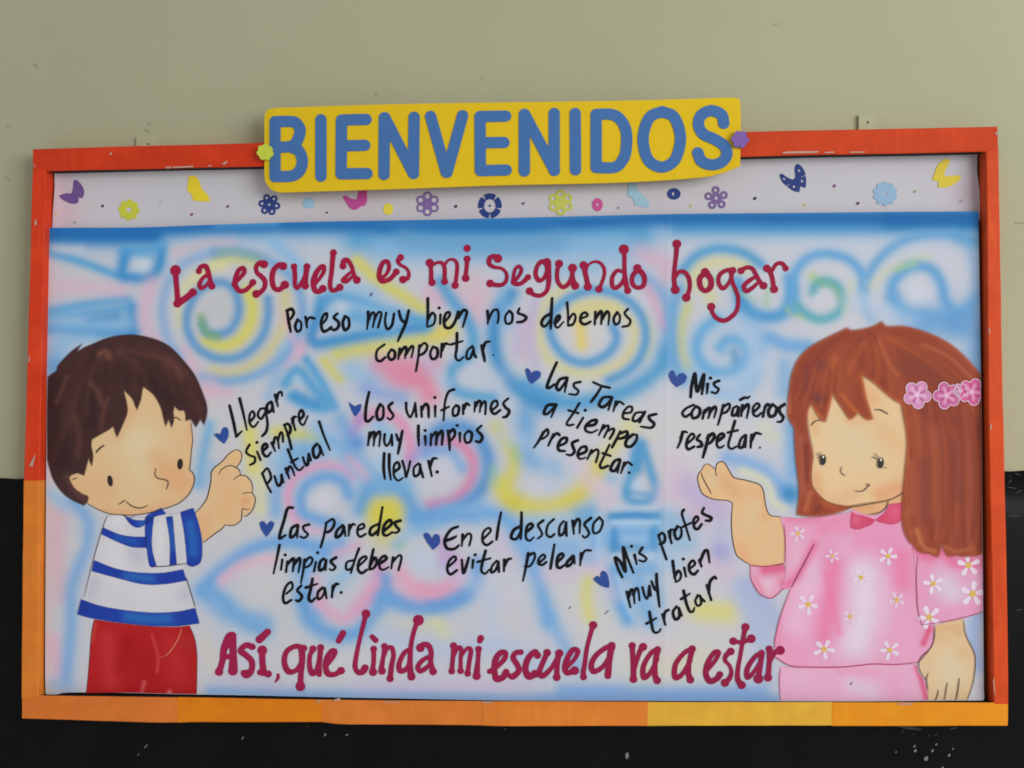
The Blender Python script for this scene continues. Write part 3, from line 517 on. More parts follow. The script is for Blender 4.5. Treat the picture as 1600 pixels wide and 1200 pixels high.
 ('E', '1160,770 1250,690 1400,640', 10, LB, .5), ('E', '1300,860', 22, (176, 186, 210), .8), ('E', '1440,860', 18, (172, 148, 196), .75), ('E', '1190,930 1270,1015 1390,1035 1520,960', 13, (212, 158, 182), .9), ('E', '1070,900 1050,1010 960,1130', 12, (202, 140, 180), .85), ('E', '1100,970 1130,1060 1240,1110 1390,1115 1560,1040', 13, (98, 144, 206), .85), ('E', '650,920 640,1050 700,1160', 14, (112, 158, 210), .7), ('E', '800,1000 880,930', 14, LB, .6), ('E', '700,960 740,1090', 9, PK, .6),
 ('H', '160,280 240,380 350,420 480,440', 15, (116, 154, 204), .7), ('H', '700,300 740,430 860,510 1000,505 1110,410 1150,300', 15, (98, 146, 206), .85), ('H', '790,340 930,425 1020,350 1110,220', 11, (206, 158, 186), .8), ('H', '1180,310 1300,350 1440,350 1590,300', 13, (104, 148, 208), .8), ('H', '1240,230 1340,290 1460,300 1580,240', 13, (212, 160, 182), .6), ('H', '1180,470 1400,470', 18, (194, 192, 170), .6), ('H', '1460,440 1520,520', 13, (204, 202, 150), .6), ('H', '150,540 180,700', 12, (196, 190, 170), .4),
 # middle bottom and the right half
 ('F', '450,430 500,520 600,545 720,535 860,500 960,400 1000,330', 16, (204, 192, 88), .92), ('F', '520,520', 16, (198, 186, 70), .6), ('F', '420,110 490,200 520,320 470,440', 13, YE, .75), ('F', '1180,100 1110,180 1040,260', 14, (206, 198, 130), .7), ('F', '1280,300 1300,400', 14, (212, 190, 176), .5), ('F', '1150,60 1300,150', 14, (200, 198, 170), .4),
 ('F', '590,40 590,150 620,270 740,330', 18, (104, 152, 204), .85), ('F', '740,220 820,300', 22, (184, 190, 208), .6), ('F', '520,210 540,260', 8, (150, 180, 120), .5), ('F', '700,440', 24, (196, 194, 206), .7), ('F', '400,330 410,420', 8, (150, 184, 160), .5),
 ('F', '1230,200 1220,330', 11, DB, .75), ('F', '1245,210 1300,360 1320,480 1240,530 1160,490 1185,370 1230,240', 9, B_, .85), ('F', '1220,430', 9, (172, 196, 222), .8), ('F', '1070,390', 12, LB, .6), ('F', '1080,610 1200,600 1330,610', 10, DB, .9), ('F', '1320,600 1330,690', 9, B_, .7), ('F', '1080,720 1200,690 1310,730', 18, (112, 162, 218), .8), ('F', '1100,780 1280,790', 14, DB, .55), ('F', '1390,600 1500,640', 14, LB, .5),
 ('F', '960,580 900,600', 16, B_, .6), ('F', '950,640 985,740 960,860', 14, (108, 158, 212), .8), ('F', '1080,920 1110,1060 1170,1190', 13, (96, 152, 214), .88), ('F', '1120,930 1300,900', 14, (104, 156, 214), .7), ('F', '1230,1000 1260,1100 1300,1200', 16, (112, 162, 218), .75), ('F', '1310,820 1420,880', 14, (150, 184, 224), .6),
 ('F', '340,580 470,620 560,740 620,880 680,1060 720,1200', 14, (108, 154, 212), .88), ('F', '560,740 700,770 850,790', 26, (124, 164, 214), .8), ('F', '620,640 800,650', 16, LB, .5), ('F', '440,740 500,850', 16, (206, 180, 196), .5), ('F', '420,1000 540,1020', 30, (190, 190, 206), .5),
 ('F', '980,920 900,900', 12, (212, 186, 196), .6), ('F', '720,940 820,930', 16, (204, 178, 198), .5), ('F', '940,980 930,1060 950,1180', 12, (204, 198, 120), .75), ('F', '940,420 1060,480 1030,540', 14, (206, 184, 200), .6), ('F', '1350,480 1440,470', 18, (206, 178, 200), .5),
 ('F', '310,880 290,1000 190,1075 60,1110', 13, (98, 144, 206), .8), ('F', '210,890 180,980 80,1035 0,1020', 12, (212, 150, 178), .8), ('F', '110,760 160,860', 13, (184, 144, 190), .6), ('F', '30,860', 16, (184, 196, 210), .6), ('F', '120,560 300,560', 14, LB, .4),
 ('G', '860,270 1050,330 1150,420 1210,480', 12, (128, 164, 216), .85), ('G', '1215,480', 17, DB, .85), ('G', '1225,100 1235,230 1235,360', 14, (116, 160, 214), .8), ('G', '950,350 1080,410 1120,520 1180,560', 8, (208, 206, 180), .8), ('G', '560,90 900,120', 20, (196, 200, 196), .5), ('G', '1060,80 1120,160', 14, (200, 202, 180), .6),
 ('G', '620,420 700,520 820,560', 20, (196, 164, 196), .7), ('G', '700,610', 20, (200, 168, 196), .6), ('G', '820,810', 15, (130, 134, 204), .75), ('G', '560,770 640,760', 18, LB, .5), ('G', '850,920 760,860', 20, (206, 178, 202), .6), ('G', '960,1000 1080,1110 1120,1190', 18, (150, 162, 210), .6), ('G', '720,1140 860,1150', 17, (212, 204, 120), .85), ('G', '640,1150 900,1180', 16, (208, 202, 150), .4), ('G', '540,650 580,700', 14, LB, .5),
 ('G', '540,300 600,420', 16, (204, 184, 200), .6), ('G', '900,700 950,800', 14, (180, 186, 212), .5),
 # left edge beside the boy, bottom edge
 ('P', '92,800 90,860 96,930', 15, (196, 160, 172), .65), ('P', '85,1000 92,1045', 14, (204, 156, 178), .6), ('P', '112,782 138,815 132,862 112,920 112,970 104,1060', 12, (112, 150, 200), .8), ('P', '85,1068 110,1075', 10, (140, 160, 205), .6), ('P', '98,790 80,770', 10, LB, .6), ('P', '120,850', 12, (190, 186, 180), .4),
 ('P', '330,1080 480,1085 640,1086 800,1090 1000,1090 1210,1092', 10, (122, 156, 212), .75), ('P', '560,1070 700,1068 820,1072', 14, (190, 174, 206), .5), ('P', '880,1080 1000,1080 1060,1085 1190,1080', 13, (116, 154, 216), .7), ('P', '430,1070 350,1060', 14, LV, .4), ('P', '1000,1050 1090,1030', 24, (206, 202, 160), .4), ('P', '1180,950 1200,1000', 16, (166, 176, 214), .5),
 ('P', '1525,965 1520,1000 1528,1040', 13, (140, 166, 216), .7), ('P', '1532,905 1530,960', 8, (160, 176, 214), .5), ('P', '330,600 320,620', 12, PK, .4),
 ('P', '858,967 884,1012 900,1040', 13, (116, 158, 212), .6), ('P', '600,990 680,1015 780,1010 840,1040', 24, (168, 180, 212), .65), ('P', '1160,930 1185,990 1195,1060', 18, (164, 176, 214), .6), ('P', '700,890 760,930 770,1000', 18, (176, 186, 212), .55), ('P', '390,1030 360,990', 18, (174, 182, 206), .45),
 ('P', '780,680 840,700 860,760', 16, (172, 186, 212), .5), ('P', '1075,760 1120,800 1130,860', 16, (174, 170, 208), .5), ('P', '930,870 960,930', 14, (210, 186, 204), .5), ('P', '1000,1000 1040,1020', 16, (206, 184, 202), .4), ('P', '250,560 330,600', 12, (190, 172, 190), .4),
 ('P', '900,720 940,760', 14, (204, 186, 204), .5), ('P', '660,560 700,600', 12, (176, 184, 210), .5), ('P', '1130,600 1180,640', 16, (168, 186, 216), .5), ('P', '1110,430 1140,450 1180,470', 5, (150, 184, 160), .5), ('P', '1330,470 1420,500', 16, (170, 190, 220), .5), ('P', '420,620 440,560', 10, (120, 160, 206), .5), ('P', '520,690 570,720 600,770', 9, (120, 160, 208), .5),
 ('F', '1000,600 1000,850', 6, (160, 188, 220), .6), ('F', '1080,640 1340,640', 5, (176, 198, 224), .7), ('F', '1090,560 1320,560', 6, (190, 198, 216), .6), ('F', '1090,690 1090,800', 7, DB, .6), ('F', '1310,690 1320,780', 7, DB, .5), ('F', '1150,740 1250,740', 8, (150, 184, 222), .6), ('F', '1090,830 1300,830', 6, (186, 196, 214), .6),
 ('F', '1160,470 1290,480', 5, B_, .5), ('F', '1200,260 1260,260', 5, B_, .5), ('F', '1110,950 1150,1080 1200,1190', 5, (168, 192, 222), .6), ('F', '1330,950 1360,1100', 9, LB, .5)]
for s_, r_, c_, a_ in (('300,640 320,760 420,860 440,950', 60, (194, 188, 180), .6), ('200,470 140,440', 40, (192, 184, 188), .5), ('560,1020 760,1000', 60, (196, 192, 190), .5), ('980,700 1080,700 1060,780', 50, (208, 198, 202), .5),
        ('900,930 1000,1010 1120,1030', 50, (208, 204, 194), .6), ('700,420 760,460', 50, (200, 184, 190), .5), ('1290,400 1420,420', 50, (204, 204, 212), .6), ('860,560 980,640', 40, (202, 200, 198), .4)):
    col = brush(Pm, col, 'P', s_, r_, c_, a_ * 0.6)
BLUES = (B_, LB, DB)
for b_ in BR:                      # overspray first: a faint wide mist round every blue line
    if b_[3] in BLUES or (b_[3][2] > 190 and b_[3][0] < 135): col = brush(Pm, col, b_[0], b_[1], b_[2] * 2.2, (152, 176, 210), 0.2 * b_[4])
for b_ in BR: b_ = list(b_); b_[2] *= 1.0 if len(b_) > 5 else 1.0; col = brush(Pm, col, *b_)
col[:, 1] += 0.05 * np.clip(col[:, 2] - col[:, 0], 0, 120)
col += (rng.normal(0, 1, len(col)) * 0.6)[:, None]
poster = sheet('painted_poster', Pm, Fm, Y_POST, relief_post, paper_m, None, albedo(col, Pm[:, 0]))
props(poster, 'airbrushed paper poster with two painted children and a handwritten school rhyme', 'poster')

# ------------------------------------------------------------------ painted children on the poster
LAY = 0.00045
def paint(name, parent, poly, layer, base, strokes=(), st=1.6, rough_noise=0.7, m=None, soft=0.9):
    q = poly if isinstance(poly, np.ndarray) else outline(*poly)
    X, Y = grid((q[:, 0].min() - 5, q[:, 1].min() - 5, q[:, 0].max() + 5, q[:, 1].max() + 5), st)
    F = poly_field(X, Y, q); Pm, Fm = march(X, Y, np.maximum(F - soft, poster_clip(X, Y)))
    fi = np.clip((Pm[:, 0] - X[0, 0]) / st, 0, X.shape[1] - 1.001); fj = np.clip((Pm[:, 1] - Y[0, 0]) / st, 0, X.shape[0] - 1.001); i0, j0 = fi.astype(int), fj.astype(int); u, v = fi - i0, fj - j0
    fv = (F[j0, i0] * (1 - u) + F[j0, i0 + 1] * u) * (1 - v) + (F[j0 + 1, i0] * (1 - u) + F[j0 + 1, i0 + 1] * u) * v; al = np.clip(0.5 - fv / (2 * soft), 0, 1); al = al * al * (3 - 2 * al)
    c = np.tile(np.array(base, float), (len(Pm), 1))
    for s in strokes: c = brush(Pm, c, *s)
    c = np.clip(c + (rng.normal(0, 1, len(c)) * rough_noise)[:, None], 0, 255)
    return sheet(name, Pm, Fm, Y_POST - LAY * layer, relief_post, m or soft_m, parent, np.column_stack([albedo(c, Pm[:, 0]), al]))
def poster_clip(X, Y):   # nothing is painted past the edges of the sheet
    L = np.interp(Y, [356, 700, 1085], [75, 72, 71]); R = np.interp(Y, [330, 700, 1095], [1529, 1534, 1538])
    Bt = np.interp(X, [71, 200, 300, 500, 820, 1000, 1538], [1084, 1082.3, 1084.8, 1088.8, 1094.3, 1094.8, 1094.3])
    return np.maximum(np.maximum(L + 0.4 - X, X - R + 0.4), Y - Bt + 0.4)
def lines(name, parent, layer, c, items, st=0.8, m=None, px=None):
    S_ = []
    for tl_, s, r in items:
        p, rad = line(tl_, s, r, n=7)
        if ',' in s and len(s.split(' ')[0].split(',')) < 3 and len(p) > 4:     # pen lines thin out at their ends
            t = np.linspace(0, 1, len(p)); rad = rad * 0.88 * (0.62 + 0.38 * np.sin(np.pi * t) ** 0.6)
        S_.append((p, rad))
    a = np.vstack([p for p, _ in S_]); X, Y = grid((a[:, 0].min() - 6, a[:, 1].min() - 6, a[:, 0].max() + 6, a[:, 1].max() + 6), st)
    Pm, Fm = march(X, Y, np.maximum(seg_field(X, Y, S_), poster_clip(X, Y)))
    return sheet(name, Pm, Fm, Y_POST - LAY * layer, relief_post, m or mat('ink_line', albedo(c, px or a[:, 0].mean()), 0.6), parent)
paint_m = mat('poster_paint', attr=True, rough=0.65, noise=0.012, nscale=20, spec=0.2)
soft_m = mat('poster_paint_soft', attr=True, rough=0.65, noise=0.012, nscale=20, spec=0.2, alpha=True)
def blob(name, parent, layer, c, fields, b, st=0.7):
    X, Y = grid(b, st); F = np.full(X.shape, 9.)
    for f in fields: F = np.minimum(F, f(X, Y))
    Pm, Fm = march(X, Y, np.maximum(F, poster_clip(X, Y))); return sheet(name, Pm, Fm, Y_POST - LAY * layer, relief_post, mat('poster_ink', albedo(c, (b[0] + b[2]) / 2), 0.55), parent)
def ell(tile, x, y, rx, ry, rot=0):
    ox, oy, k = TILE[tile]; cx, cy, ax, ay = ox + x / k, oy + y / k, rx / k, ry / k; cr, sr = math.cos(rot), math.sin(rot)
    return lambda X, Y: (np.hypot(((X - cx) * cr + (Y - cy) * sr) / ax, (-(X - cx) * sr + (Y - cy) * cr) / ay) - 1) * min(ax, ay)

boy = empty('painted_boy', None, poster); props(boy, 'painted dark-haired boy in a blue and white striped shirt, pointing')
SK, SKD, SKL = (218, 174, 132), (219, 160, 118), (218, 191, 156)
paint('face', boy, ('b1', '370,1040! 385,1110 430,1190 515,1240! 560,1268 640,1302 720,1312 800,1313 900,1297 980,1275 1060,1245 1120,1195 1150,1140 1158,1095 1148,1062 1130,1042! 1135,1000 1142,930 1149,860 1140,790 1130,700! 1080,560 850,460 600,560 450,760'), 1, SK,
      [('b1', '850,900 880,1000', 34, SKL, .7), ('b1', '760,840', 24, SKL, .5), ('b1', '700,830 760,700', 14, SKD, .6), ('b1', '560,1140 600,1180', 26, (214, 160, 120), .7), ('b1', '1000,1060 1080,1120', 22, (212, 154, 110), .75), ('b1', '1140,900 1140,760', 9, SKD, .6),
       ('b1', '620,1290 820,1300 1000,1255', 8, (214, 158, 118), .7), ('b1', '430,1100 500,1210', 9, SKD, .6), ('b1', '930,980', 18, (210, 158, 114), .6), ('b1', '860,1150 760,1180', 14, (206, 176, 138), .6), ('b1', '1090,900', 14, (210, 172, 132), .5)])
hair_o = outline('b1', '283,490! 310,470 335,455! 345,420 400,360 440,325 492,290! 470,318 458,342! 500,315 560,290 620,265 700,245 800,240 920,265 1010,310 1090,390 1160,480 1205,580 1232,660 1232,720 1215,778! 1200,752 1192,745! 1182,765 1166,792! 1150,765 1135,742! 1118,748 1105,752! 1104,715 1095,690! 1065,690 1040,665! 1032,700 1035,740 1022,792! 1010,760 1002,742! 995,765 985,786! 972,735 955,670 915,600 852,548! 845,580 838,625 815,688! 800,655 785,620 735,568! 752,640 758,690 745,740 697,850! 685,825 672,782! 655,800 600,832 547,862! 542,900 553,960 546,1022! 535,1000 527,975! 515,1020 500,1078! 460,1065 425,1075! 412,1095 440,1150 485,1185 522,1200! 524,1225 500,1257! 430,1225 370,1180 320,1110 295,1040 280,980! 278,700')
HD, HM, HL = (44, 27, 28), (62, 38, 38), (104, 66, 54)
r2 = np.random.RandomState(4)
hs = [('b1', '320,560 330,800 350,1000', 26, HD, .7), ('b1', '620,420 560,560 520,760', 18, HD, .6), ('b1', '800,300 1000,420 1120,600', 18, HD, .4), ('b1', '900,520 1000,620', 16, HD, .5)]
for k in range(26):
    x0 = r2.uniform(520, 900); a = r2.uniform(-1, 1)
    x1 = 300 + (k / 25.) * 880; y1 = 560 + 420 * max(0, (620 - x1) / 340.) + r2.uniform(-60, 60); c = (92, 56, 48) if r2.rand() < .4 else (HD if r2.rand() < .5 else (78, 48, 44))
    hs.append(('b1', f'{x0*.6+x1*.4:.0f},{330+r2.uniform(-30,40):.0f} {x0*.25+x1*.75:.0f},{(330+y1)/2-40:.0f} {x1:.0f},{y1:.0f}', r2.uniform(2.6, 6), c, r2.uniform(.12, .3)))
hs += [('b1', '700,280 900,310 1060,420', 12, (74, 46, 44), .5), ('b1', '620,520 700,480 820,500', 14, (54, 32, 32), .5), ('b1', '1000,420 1100,540 1160,660', 12, (76, 46, 42), .45), ('b1', '400,620 430,800', 12, (74, 46, 42), .4), ('b1', '590,355 625,340 650,375', 5, (122, 74, 60), .6), ('b1', '395,490 370,560 335,640', 4, (106, 66, 56), .5), ('b1', '540,530 580,580 600,650', 5, (112, 70, 58), .5), ('b1', '1005,405 1050,440 1080,490', 8, (104, 62, 54), .55), ('b1', '700,330 850,350 980,390', 5, (88, 52, 46), .6), ('b1', '640,620 610,720 600,800', 4, (98, 58, 48), .6),
       ('b1', '445,720 470,850 460,960', 6, (88, 54, 48), .6), ('b1', '860,580 930,640 960,700', 3, (92, 54, 46), .6), ('b1', '1130,560 1190,680 1200,740', 4, (80, 48, 44), .6), ('b1', '400,1080 450,1170 510,1220', 7, (92, 62, 58), .6)]
paint('hair', boy, hair_o, 3, HM, hs, soft=1.5)
LN = (58, 42, 36)
lines('pen_line', boy, 4, LN, [('b1', '515,1240 560,1268 640,1302 720,1312 800,1313 900,1297 980,1275 1060,1245 1120,1195 1150,1140 1158,1095 1148,1062 1130,1042 1134,1000 1140,930 1147,860 1138,765', .75), ('b1', '928,1035 922,1070 940,1095 980,1102 1000,1115 998,1140 988,1162', .85),
    ('b1', '570,942 590,918 618,898', 1.5), ('b1', '1022,748 1045,732 1078,750', .9), ('b1', '1032,735 1030,760 1020,790', .7), ('b1', '705,1250 725,1238 745,1222', .9), ('b1', '750,1232 785,1260 835,1272 880,1256', .9), ('b1', '430,1105 445,1095 460,1094', .8),
    ('b2', '640,248 612,320 560,500 500,740', .6), ('b2', '1108,620 1160,790', .6), ('b2', '905,555 1000,550 1110,535', .8), ('b2', '720,245 770,262 800,258', .6)])
blob('eye', boy, 4, (34, 22, 20), [ell('b1', 655, 1110, 15, 33, -.15)], (164, 738, 180, 764)); blob('eye', boy, 4, (34, 22, 20), [ell('b1', 1072, 1010, 16, 32, .05)], (273, 712, 290, 738))
hand_o = outline('bh', '150,1120! 250,1010 330,890 370,750 398,600 402,490 450,410 560,320 680,190 770,128 840,138 880,205 862,310 800,395! 845,450 858,522! 920,525 1000,590 1045,690 1052,798! 1088,880 1080,980 1030,1090 950,1160! 915,1165 880,1140! 872,1230 775,1300 690,1312 617,1300! 560,1370 486,1419 390,1490 276,1576! 190,1480')
paint('arm', boy, hand_o, 1, (217, 174, 132), [('bh', '700,800 600,1100', 16, (204, 164, 118), .7), ('bh', '760,250', 8, (210, 172, 108), .7), ('bh', '930,930', 9, (212, 152, 112), .8), ('bh', '900,620', 8, (206, 172, 118), .6), ('bh', '300,1200 300,1450', 10, (212, 156, 112), .6), ('bh', '600,480 560,700', 12, (210, 166, 122), .5), ('bh', '960,700 1030,760', 7, (210, 176, 136), .5), ('bh', '380,560', 6, SKL, .5)], 1.3)
lines('pen_line', boy, 2, LN, [('bh', '150,1115 250,1010 330,890 370,750 398,600 402,490 450,410 560,320 680,190 770,130', .95), ('bh', '770,130 840,138 880,205 862,310 800,395 770,402', .75), ('bh', '520,515 560,440 640,388 720,376 790,405 845,455 858,525', .85), ('bh', '750,600 800,552 858,525 940,535 1015,610 1045,700 1045,800', .85),
    ('bh', '880,815 960,797 1042,802', .7), ('bh', '1042,802 1088,880 1080,980 1030,1090 950,1160 915,1162', .9), ('bh', '1010,1055 940,1060 885,1050 878,1150 860,1235 775,1300 690,1312 617,1300', .8), ('bh', '617,1300 560,1370 486,1419 390,1490 276,1576', .9)])
shirt_o = outline('b2', '640,250! 720,243 850,262 900,240 982,200! 1003,248! 1075,228 1150,205! 1180,290 1200,400 1195,520 1150,552 1112,542! 1095,572 1110,640 1160,785 1185,890! 1050,907 900,905 700,884 540,857 462,835! 470,780 482,748! 510,690 540,560 580,420 612,320')
paint('shirt', boy, shirt_o, 2, (190, 188, 194), [('b2', '700,450 690,560', 24, (199, 197, 202), .7), ('b2', '800,470 820,500', 14, (172, 172, 186), .7), ('b2', '900,700', 34, (199, 196, 202), .7), ('b2', '560,640 540,720', 10, (170, 172, 188), .7), ('b2', '960,330 950,480', 9, (206, 204, 206), .6), ('b2', '1100,720', 12, (172, 174, 190), .7), ('b2', '700,280', 12, (206, 202, 206), .6)])
BL, BLL = (28, 56, 148), (40, 98, 172)
for s, st_ in (('738,250! 800,275 858,278! 880,245 960,203! 990,240! 920,258 870,300 820,322 775,300', [('b2', '830,300 900,262', 5, BLL, .7)]),
    ('612,320! 700,358 780,374 872,376! 872,442! 780,436 690,402 602,360!', [('b2', '700,380 800,405', 7, (36, 84, 168), .7)]), ('866,262! 918,250! 906,350 906,450 932,552! 900,557 885,530 872,440 862,350', [('b2', '890,320 890,480', 5, (36, 72, 156), .7)]),
    ('988,258! 1028,253! 1036,350 1052,540! 1010,548! 1010,400', [('b2', '1015,300 1030,440', 5, BLL, .6)]), ('1073,230! 1150,204! 1180,290 1202,400 1197,520 1150,553 1113,543! 1105,440 1092,330', [('b2', '1130,300 1150,400 1150,470', 9, BLL, .8)]),
    ('560,515! 680,562 800,586 950,592 1090,570! 1110,637! 980,658 850,658 700,622 546,580!', [('b2', '760,610 900,625', 8, BLL, .8)]), ('482,747! 600,787 740,812 900,827 1050,822 1162,800! 1187,892! 1050,908 900,907 700,886 540,859 461,837!', [('b2', '760,850 900,865 1000,860', 10, BLL, .85), ('b2', '500,800', 7, (24, 44, 120), .6)])):
    paint('shirt_stripe', boy, ('b2', s), 3, BL, st_)
paint('trousers', boy, ('b2', '562,868! 700,887 900,908 1050,912 1128,905! 1160,990 1172,1100 1170,1330! 512,1330! 530,1150 545,960'), 1, (163, 24, 28), [('b2', '640,980 660,1250', 16, (182, 48, 50), .7), ('b2', '760,1000 720,1150', 12, (146, 16, 20), .6), ('b2', '1020,1000 1060,1200', 18, (176, 40, 44), .6), ('b2', '1120,1000', 14, (158, 42, 40), .6), ('b2', '850,1100 860,1300', 20, (148, 16, 20), .5), ('b2', '700,900 1000,915', 8, (166, 30, 32), .6),
    ('b2', '905,960 940,1080 935,1180', 2.5, (184, 62, 66), .8), ('b2', '570,890 550,1000', 3, (180, 70, 50), .7), ('b2', '860,1240 840,1320', 3.5, (196, 96, 100), .7), ('b2', '1010,1300', 4, (210, 130, 140), .8)])
lines('seam_line', boy, 2, (196, 120, 86), [('b2', '1082,922 1060,985 1020,1050 985,1085', .8), ('b2', '985,1085 960,1092 945,1080', .4)])
lines('pen_line', boy, 2, (96, 20, 28), [('b2', '562,868 545,960 530,1150 514,1310', .6), ('b2', '1128,905 1160,990 1172,1100 1168,1310', .6)])

girl = empty('painted_girl', None, poster); props(girl, 'painted auburn-haired girl in a pink daisy dress, one palm raised')
GS = (225, 191, 148)
paint('arm', girl, ('gh', '598,690! 540,658 400,645 300,620 215,560 170,440 163,350 215,275! 240,220 290,200 350,240 385,282! 398,200 450,168 500,190 560,290 620,372 740,397 850,427 940,462 985,540 1000,650 1030,780 1080,845 1215,865! 1245,1000 1252,1200 1240,1460! 1050,1480 818,1458! 720,1400 642,1324 600,1150 585,1000'), 1, (221, 181, 136),
      [('gh', '850,700 780,1000', 14, (214, 186, 142), .8), ('gh', '350,400', 10, (208, 186, 150), .8), ('gh', '470,250', 7, (216, 186, 140), .6), ('gh', '500,420 640,560', 12, (214, 166, 122), .7), ('gh', '960,560 1010,760', 6, (220, 172, 126), .7), ('gh', '700,1250 760,1400', 9, (222, 164, 116), .6), ('gh', '1150,1000 1000,1300', 14, (216, 182, 138), .7), ('gh', '1000,860', 8, (222, 164, 124), .6), ('gh', '860,560', 9, (218, 166, 122), .5), ('gh', '270,280', 6, (214, 178, 130), .5)], 1.3)
paint('hand', girl, ('k', '905,85! 900,180 870,262 800,330 778,385 790,450 842,522! 850,580 850,690! 1155,690! 1200,540 1224,380 1210,290 1165,200 1140,130 1130,35! 1000,60'), 1, (221, 190, 150), [('k', '1030,400 1030,520', 22, (214, 200, 168), .8), ('k', '960,180', 12, (216, 176, 132), .7), ('k', '1080,140', 9, (206, 164, 116), .6), ('k', '1120,300', 12, (214, 176, 130), .6), ('k', '850,360 850,420', 9, (212, 186, 150), .6), ('k', '1100,620', 12, (210, 180, 130), .5), ('k', '920,110 1080,90', 6, (216, 168, 122), .6)], 1.3)
paint('face', girl, ('g1', '300,640! 320,800 345,950 335,1040 333,1100 345,1150 400,1215 470,1250 580,1264 680,1248 800,1224 895,1178! 930,900 900,600 640,430 400,520'), 1, GS, [('g1', '560,850 620,900', 36, (214, 194, 156), .8), ('g1', '750,1190 860,1150', 14, (220, 158, 116), .85), ('g1', '380,1180 360,1080', 10, (218, 164, 120), .7), ('g1', '760,820 860,900', 16, (218, 178, 130), .6), ('g1', '620,560 700,620', 14, (222, 166, 116), .6), ('g1', '340,720 360,820', 8, (218, 168, 120), .6), ('g1', '600,1180 480,1230', 12, (218, 172, 128), .6), ('g1', '560,750 700,740', 9, (222, 172, 122), .5), ('g1', '460,760', 14, (216, 192, 152), .5), ('g1', '850,1060', 14, (218, 182, 140), .5)])
paint('neck', girl, ('g2', '560,190! 640,175 800,150 900,95! 895,175 820,178 795,190! 770,222 710,246 640,240 588,222!'), 1, (220, 170, 126), [('g2', '620,200 700,190', 7, (216, 156, 112), .7), ('g2', '840,150', 8, (226, 170, 130), .6)], 1.3)
# dress in its pieces
PKB, PKL, PKD, PKR = (224, 158, 190), (216, 198, 216), (224, 124, 164), (214, 88, 126)
dress_o = outline('g2', '148,258! 300,264 450,245 548,232 580,212! 640,238 720,246 790,203 882,178! 890,330 940,420 968,480! 962,640 968,800 990,900! 1068,902! 1062,1000 1030,1058 975,1122! 840,1136 700,1133 520,1151 300,1151 200,1140 118,1090! 116,990 150,850 208,690! 190,685 150,690! 178,600 178,440 172,350')
paint('dress', girl, dress_o, 2, PKB, [('g2', '250,420 240,520', 12, (224, 178, 200), .6), ('g2', '200,270 380,270', 8, (220, 128, 160), .8), ('g2', '400,330 480,280', 13, (226, 136, 172), .8), ('g2', '620,400 760,420', 30, (226, 134, 176), .6), ('g2', '640,600 650,800 600,1000', 32, (222, 208, 224), .9), ('g2', '470,520 440,750 410,960', 17, (228, 122, 166), .8), ('g2', '330,560 340,640', 16, (220, 184, 208), .7), ('g2', '870,500 880,640', 18, (228, 126, 168), .8), ('g2', '760,650 770,900', 12, (222, 184, 210), .5), ('g2', '300,700 240,900', 22, (234, 184, 210), .7), ('g2', '180,1000 260,1090', 14, (228, 148, 184), .6), ('g2', '540,400 520,480', 12, (222, 176, 204), .5),
   ('g2', '420,600 500,950', 6, (230, 120, 164), .5), ('g2', '880,900 900,1050', 18, (228, 162, 196), .7), ('g2', '350,420 290,540 240,620 190,660', 7, (224, 116, 156), .9), ('g2', '1040,920 1000,1010', 5, PKR, .9), ('g2', '560,260 520,330', 10, (226, 140, 176), .6), ('g2', '700,320 850,330', 12, (226, 146, 184), .6), ('g2', '150,850 125,1050', 5, (226, 136, 172), .6)])
paint('sleeve', girl, ('g2', '-29,546! 60,552 172,533! 186,600 205,640 150,695! 125,725 96,742 55,730 23,709 -8,670 -24,625'), 1, (222, 160, 186), [('g2', '60,575 160,560', 9, (214, 92, 130), .9), ('g2', '170,650 200,640', 8, (222, 108, 142), .8), ('g2', '70,660', 12, (226, 190, 206), .7), ('g2', '0,620 40,700', 4, (222, 130, 160), .6)], 1.3)
paint('sleeve', girl, ('g2', '930,400! 1100,440 1250,440 1380,440! 1380,812! 1250,853 1100,885 992,900! 968,800 960,640'), 3, (222, 158, 190), [('g2', '1130,660 1180,720', 22, (214, 200, 218), .85), ('g2', '950,430 1020,500 1110,470 1200,530 1330,525', 10, (224, 112, 150), .85), ('g2', '1010,560 1000,760', 10, (228, 150, 186), .6), ('g2', '1100,830 1280,800', 12, (226, 150, 186), .6), ('g2', '1330,650', 14, (222, 178, 206), .5)], 1.4)
paint('skirt', girl, ('P', '1219,1040! 1240,1043 1258,1042.5 1300,1042.5 1350,1037.5 1400,1037.5 1432,1038! 1436,1052 1448,1070 1450,1100! 1219,1100! 1217,1060'), 1, (226, 168, 198), [('P', '1330,1070 1360,1080', 16, (218, 194, 214), .8), ('P', '1395,1060 1400,1085', 11, (226, 160, 194), .6), ('P', '1250,1060', 16, (222, 180, 206), .6), ('P', '1310,1050 1370,1050', 5, (226, 148, 184), .5), ('P', '1432,1042 1439,1062 1447,1092', 4.5, (216, 96, 128), .95)])
paint('collar', girl, ('g2', '577,226! 600,242 650,252 716,276! 690,305 655,318 625,330! 590,330 568,318! 568,270'), 4, (206, 76, 110), [('g2', '600,280', 7, (222, 110, 140), .7), ('g2', '690,280', 5, (196, 62, 98), .6)], 1.2)
paint('collar', girl, ('g2', '716,276! 770,232 798,182! 840,178 884,172! 880,240 862,285 815,302 770,296 740,288'), 4, (212, 78, 114), [('g2', '830,230', 9, (220, 100, 130), .7), ('g2', '750,275', 5, (196, 62, 98), .6)], 1.2)
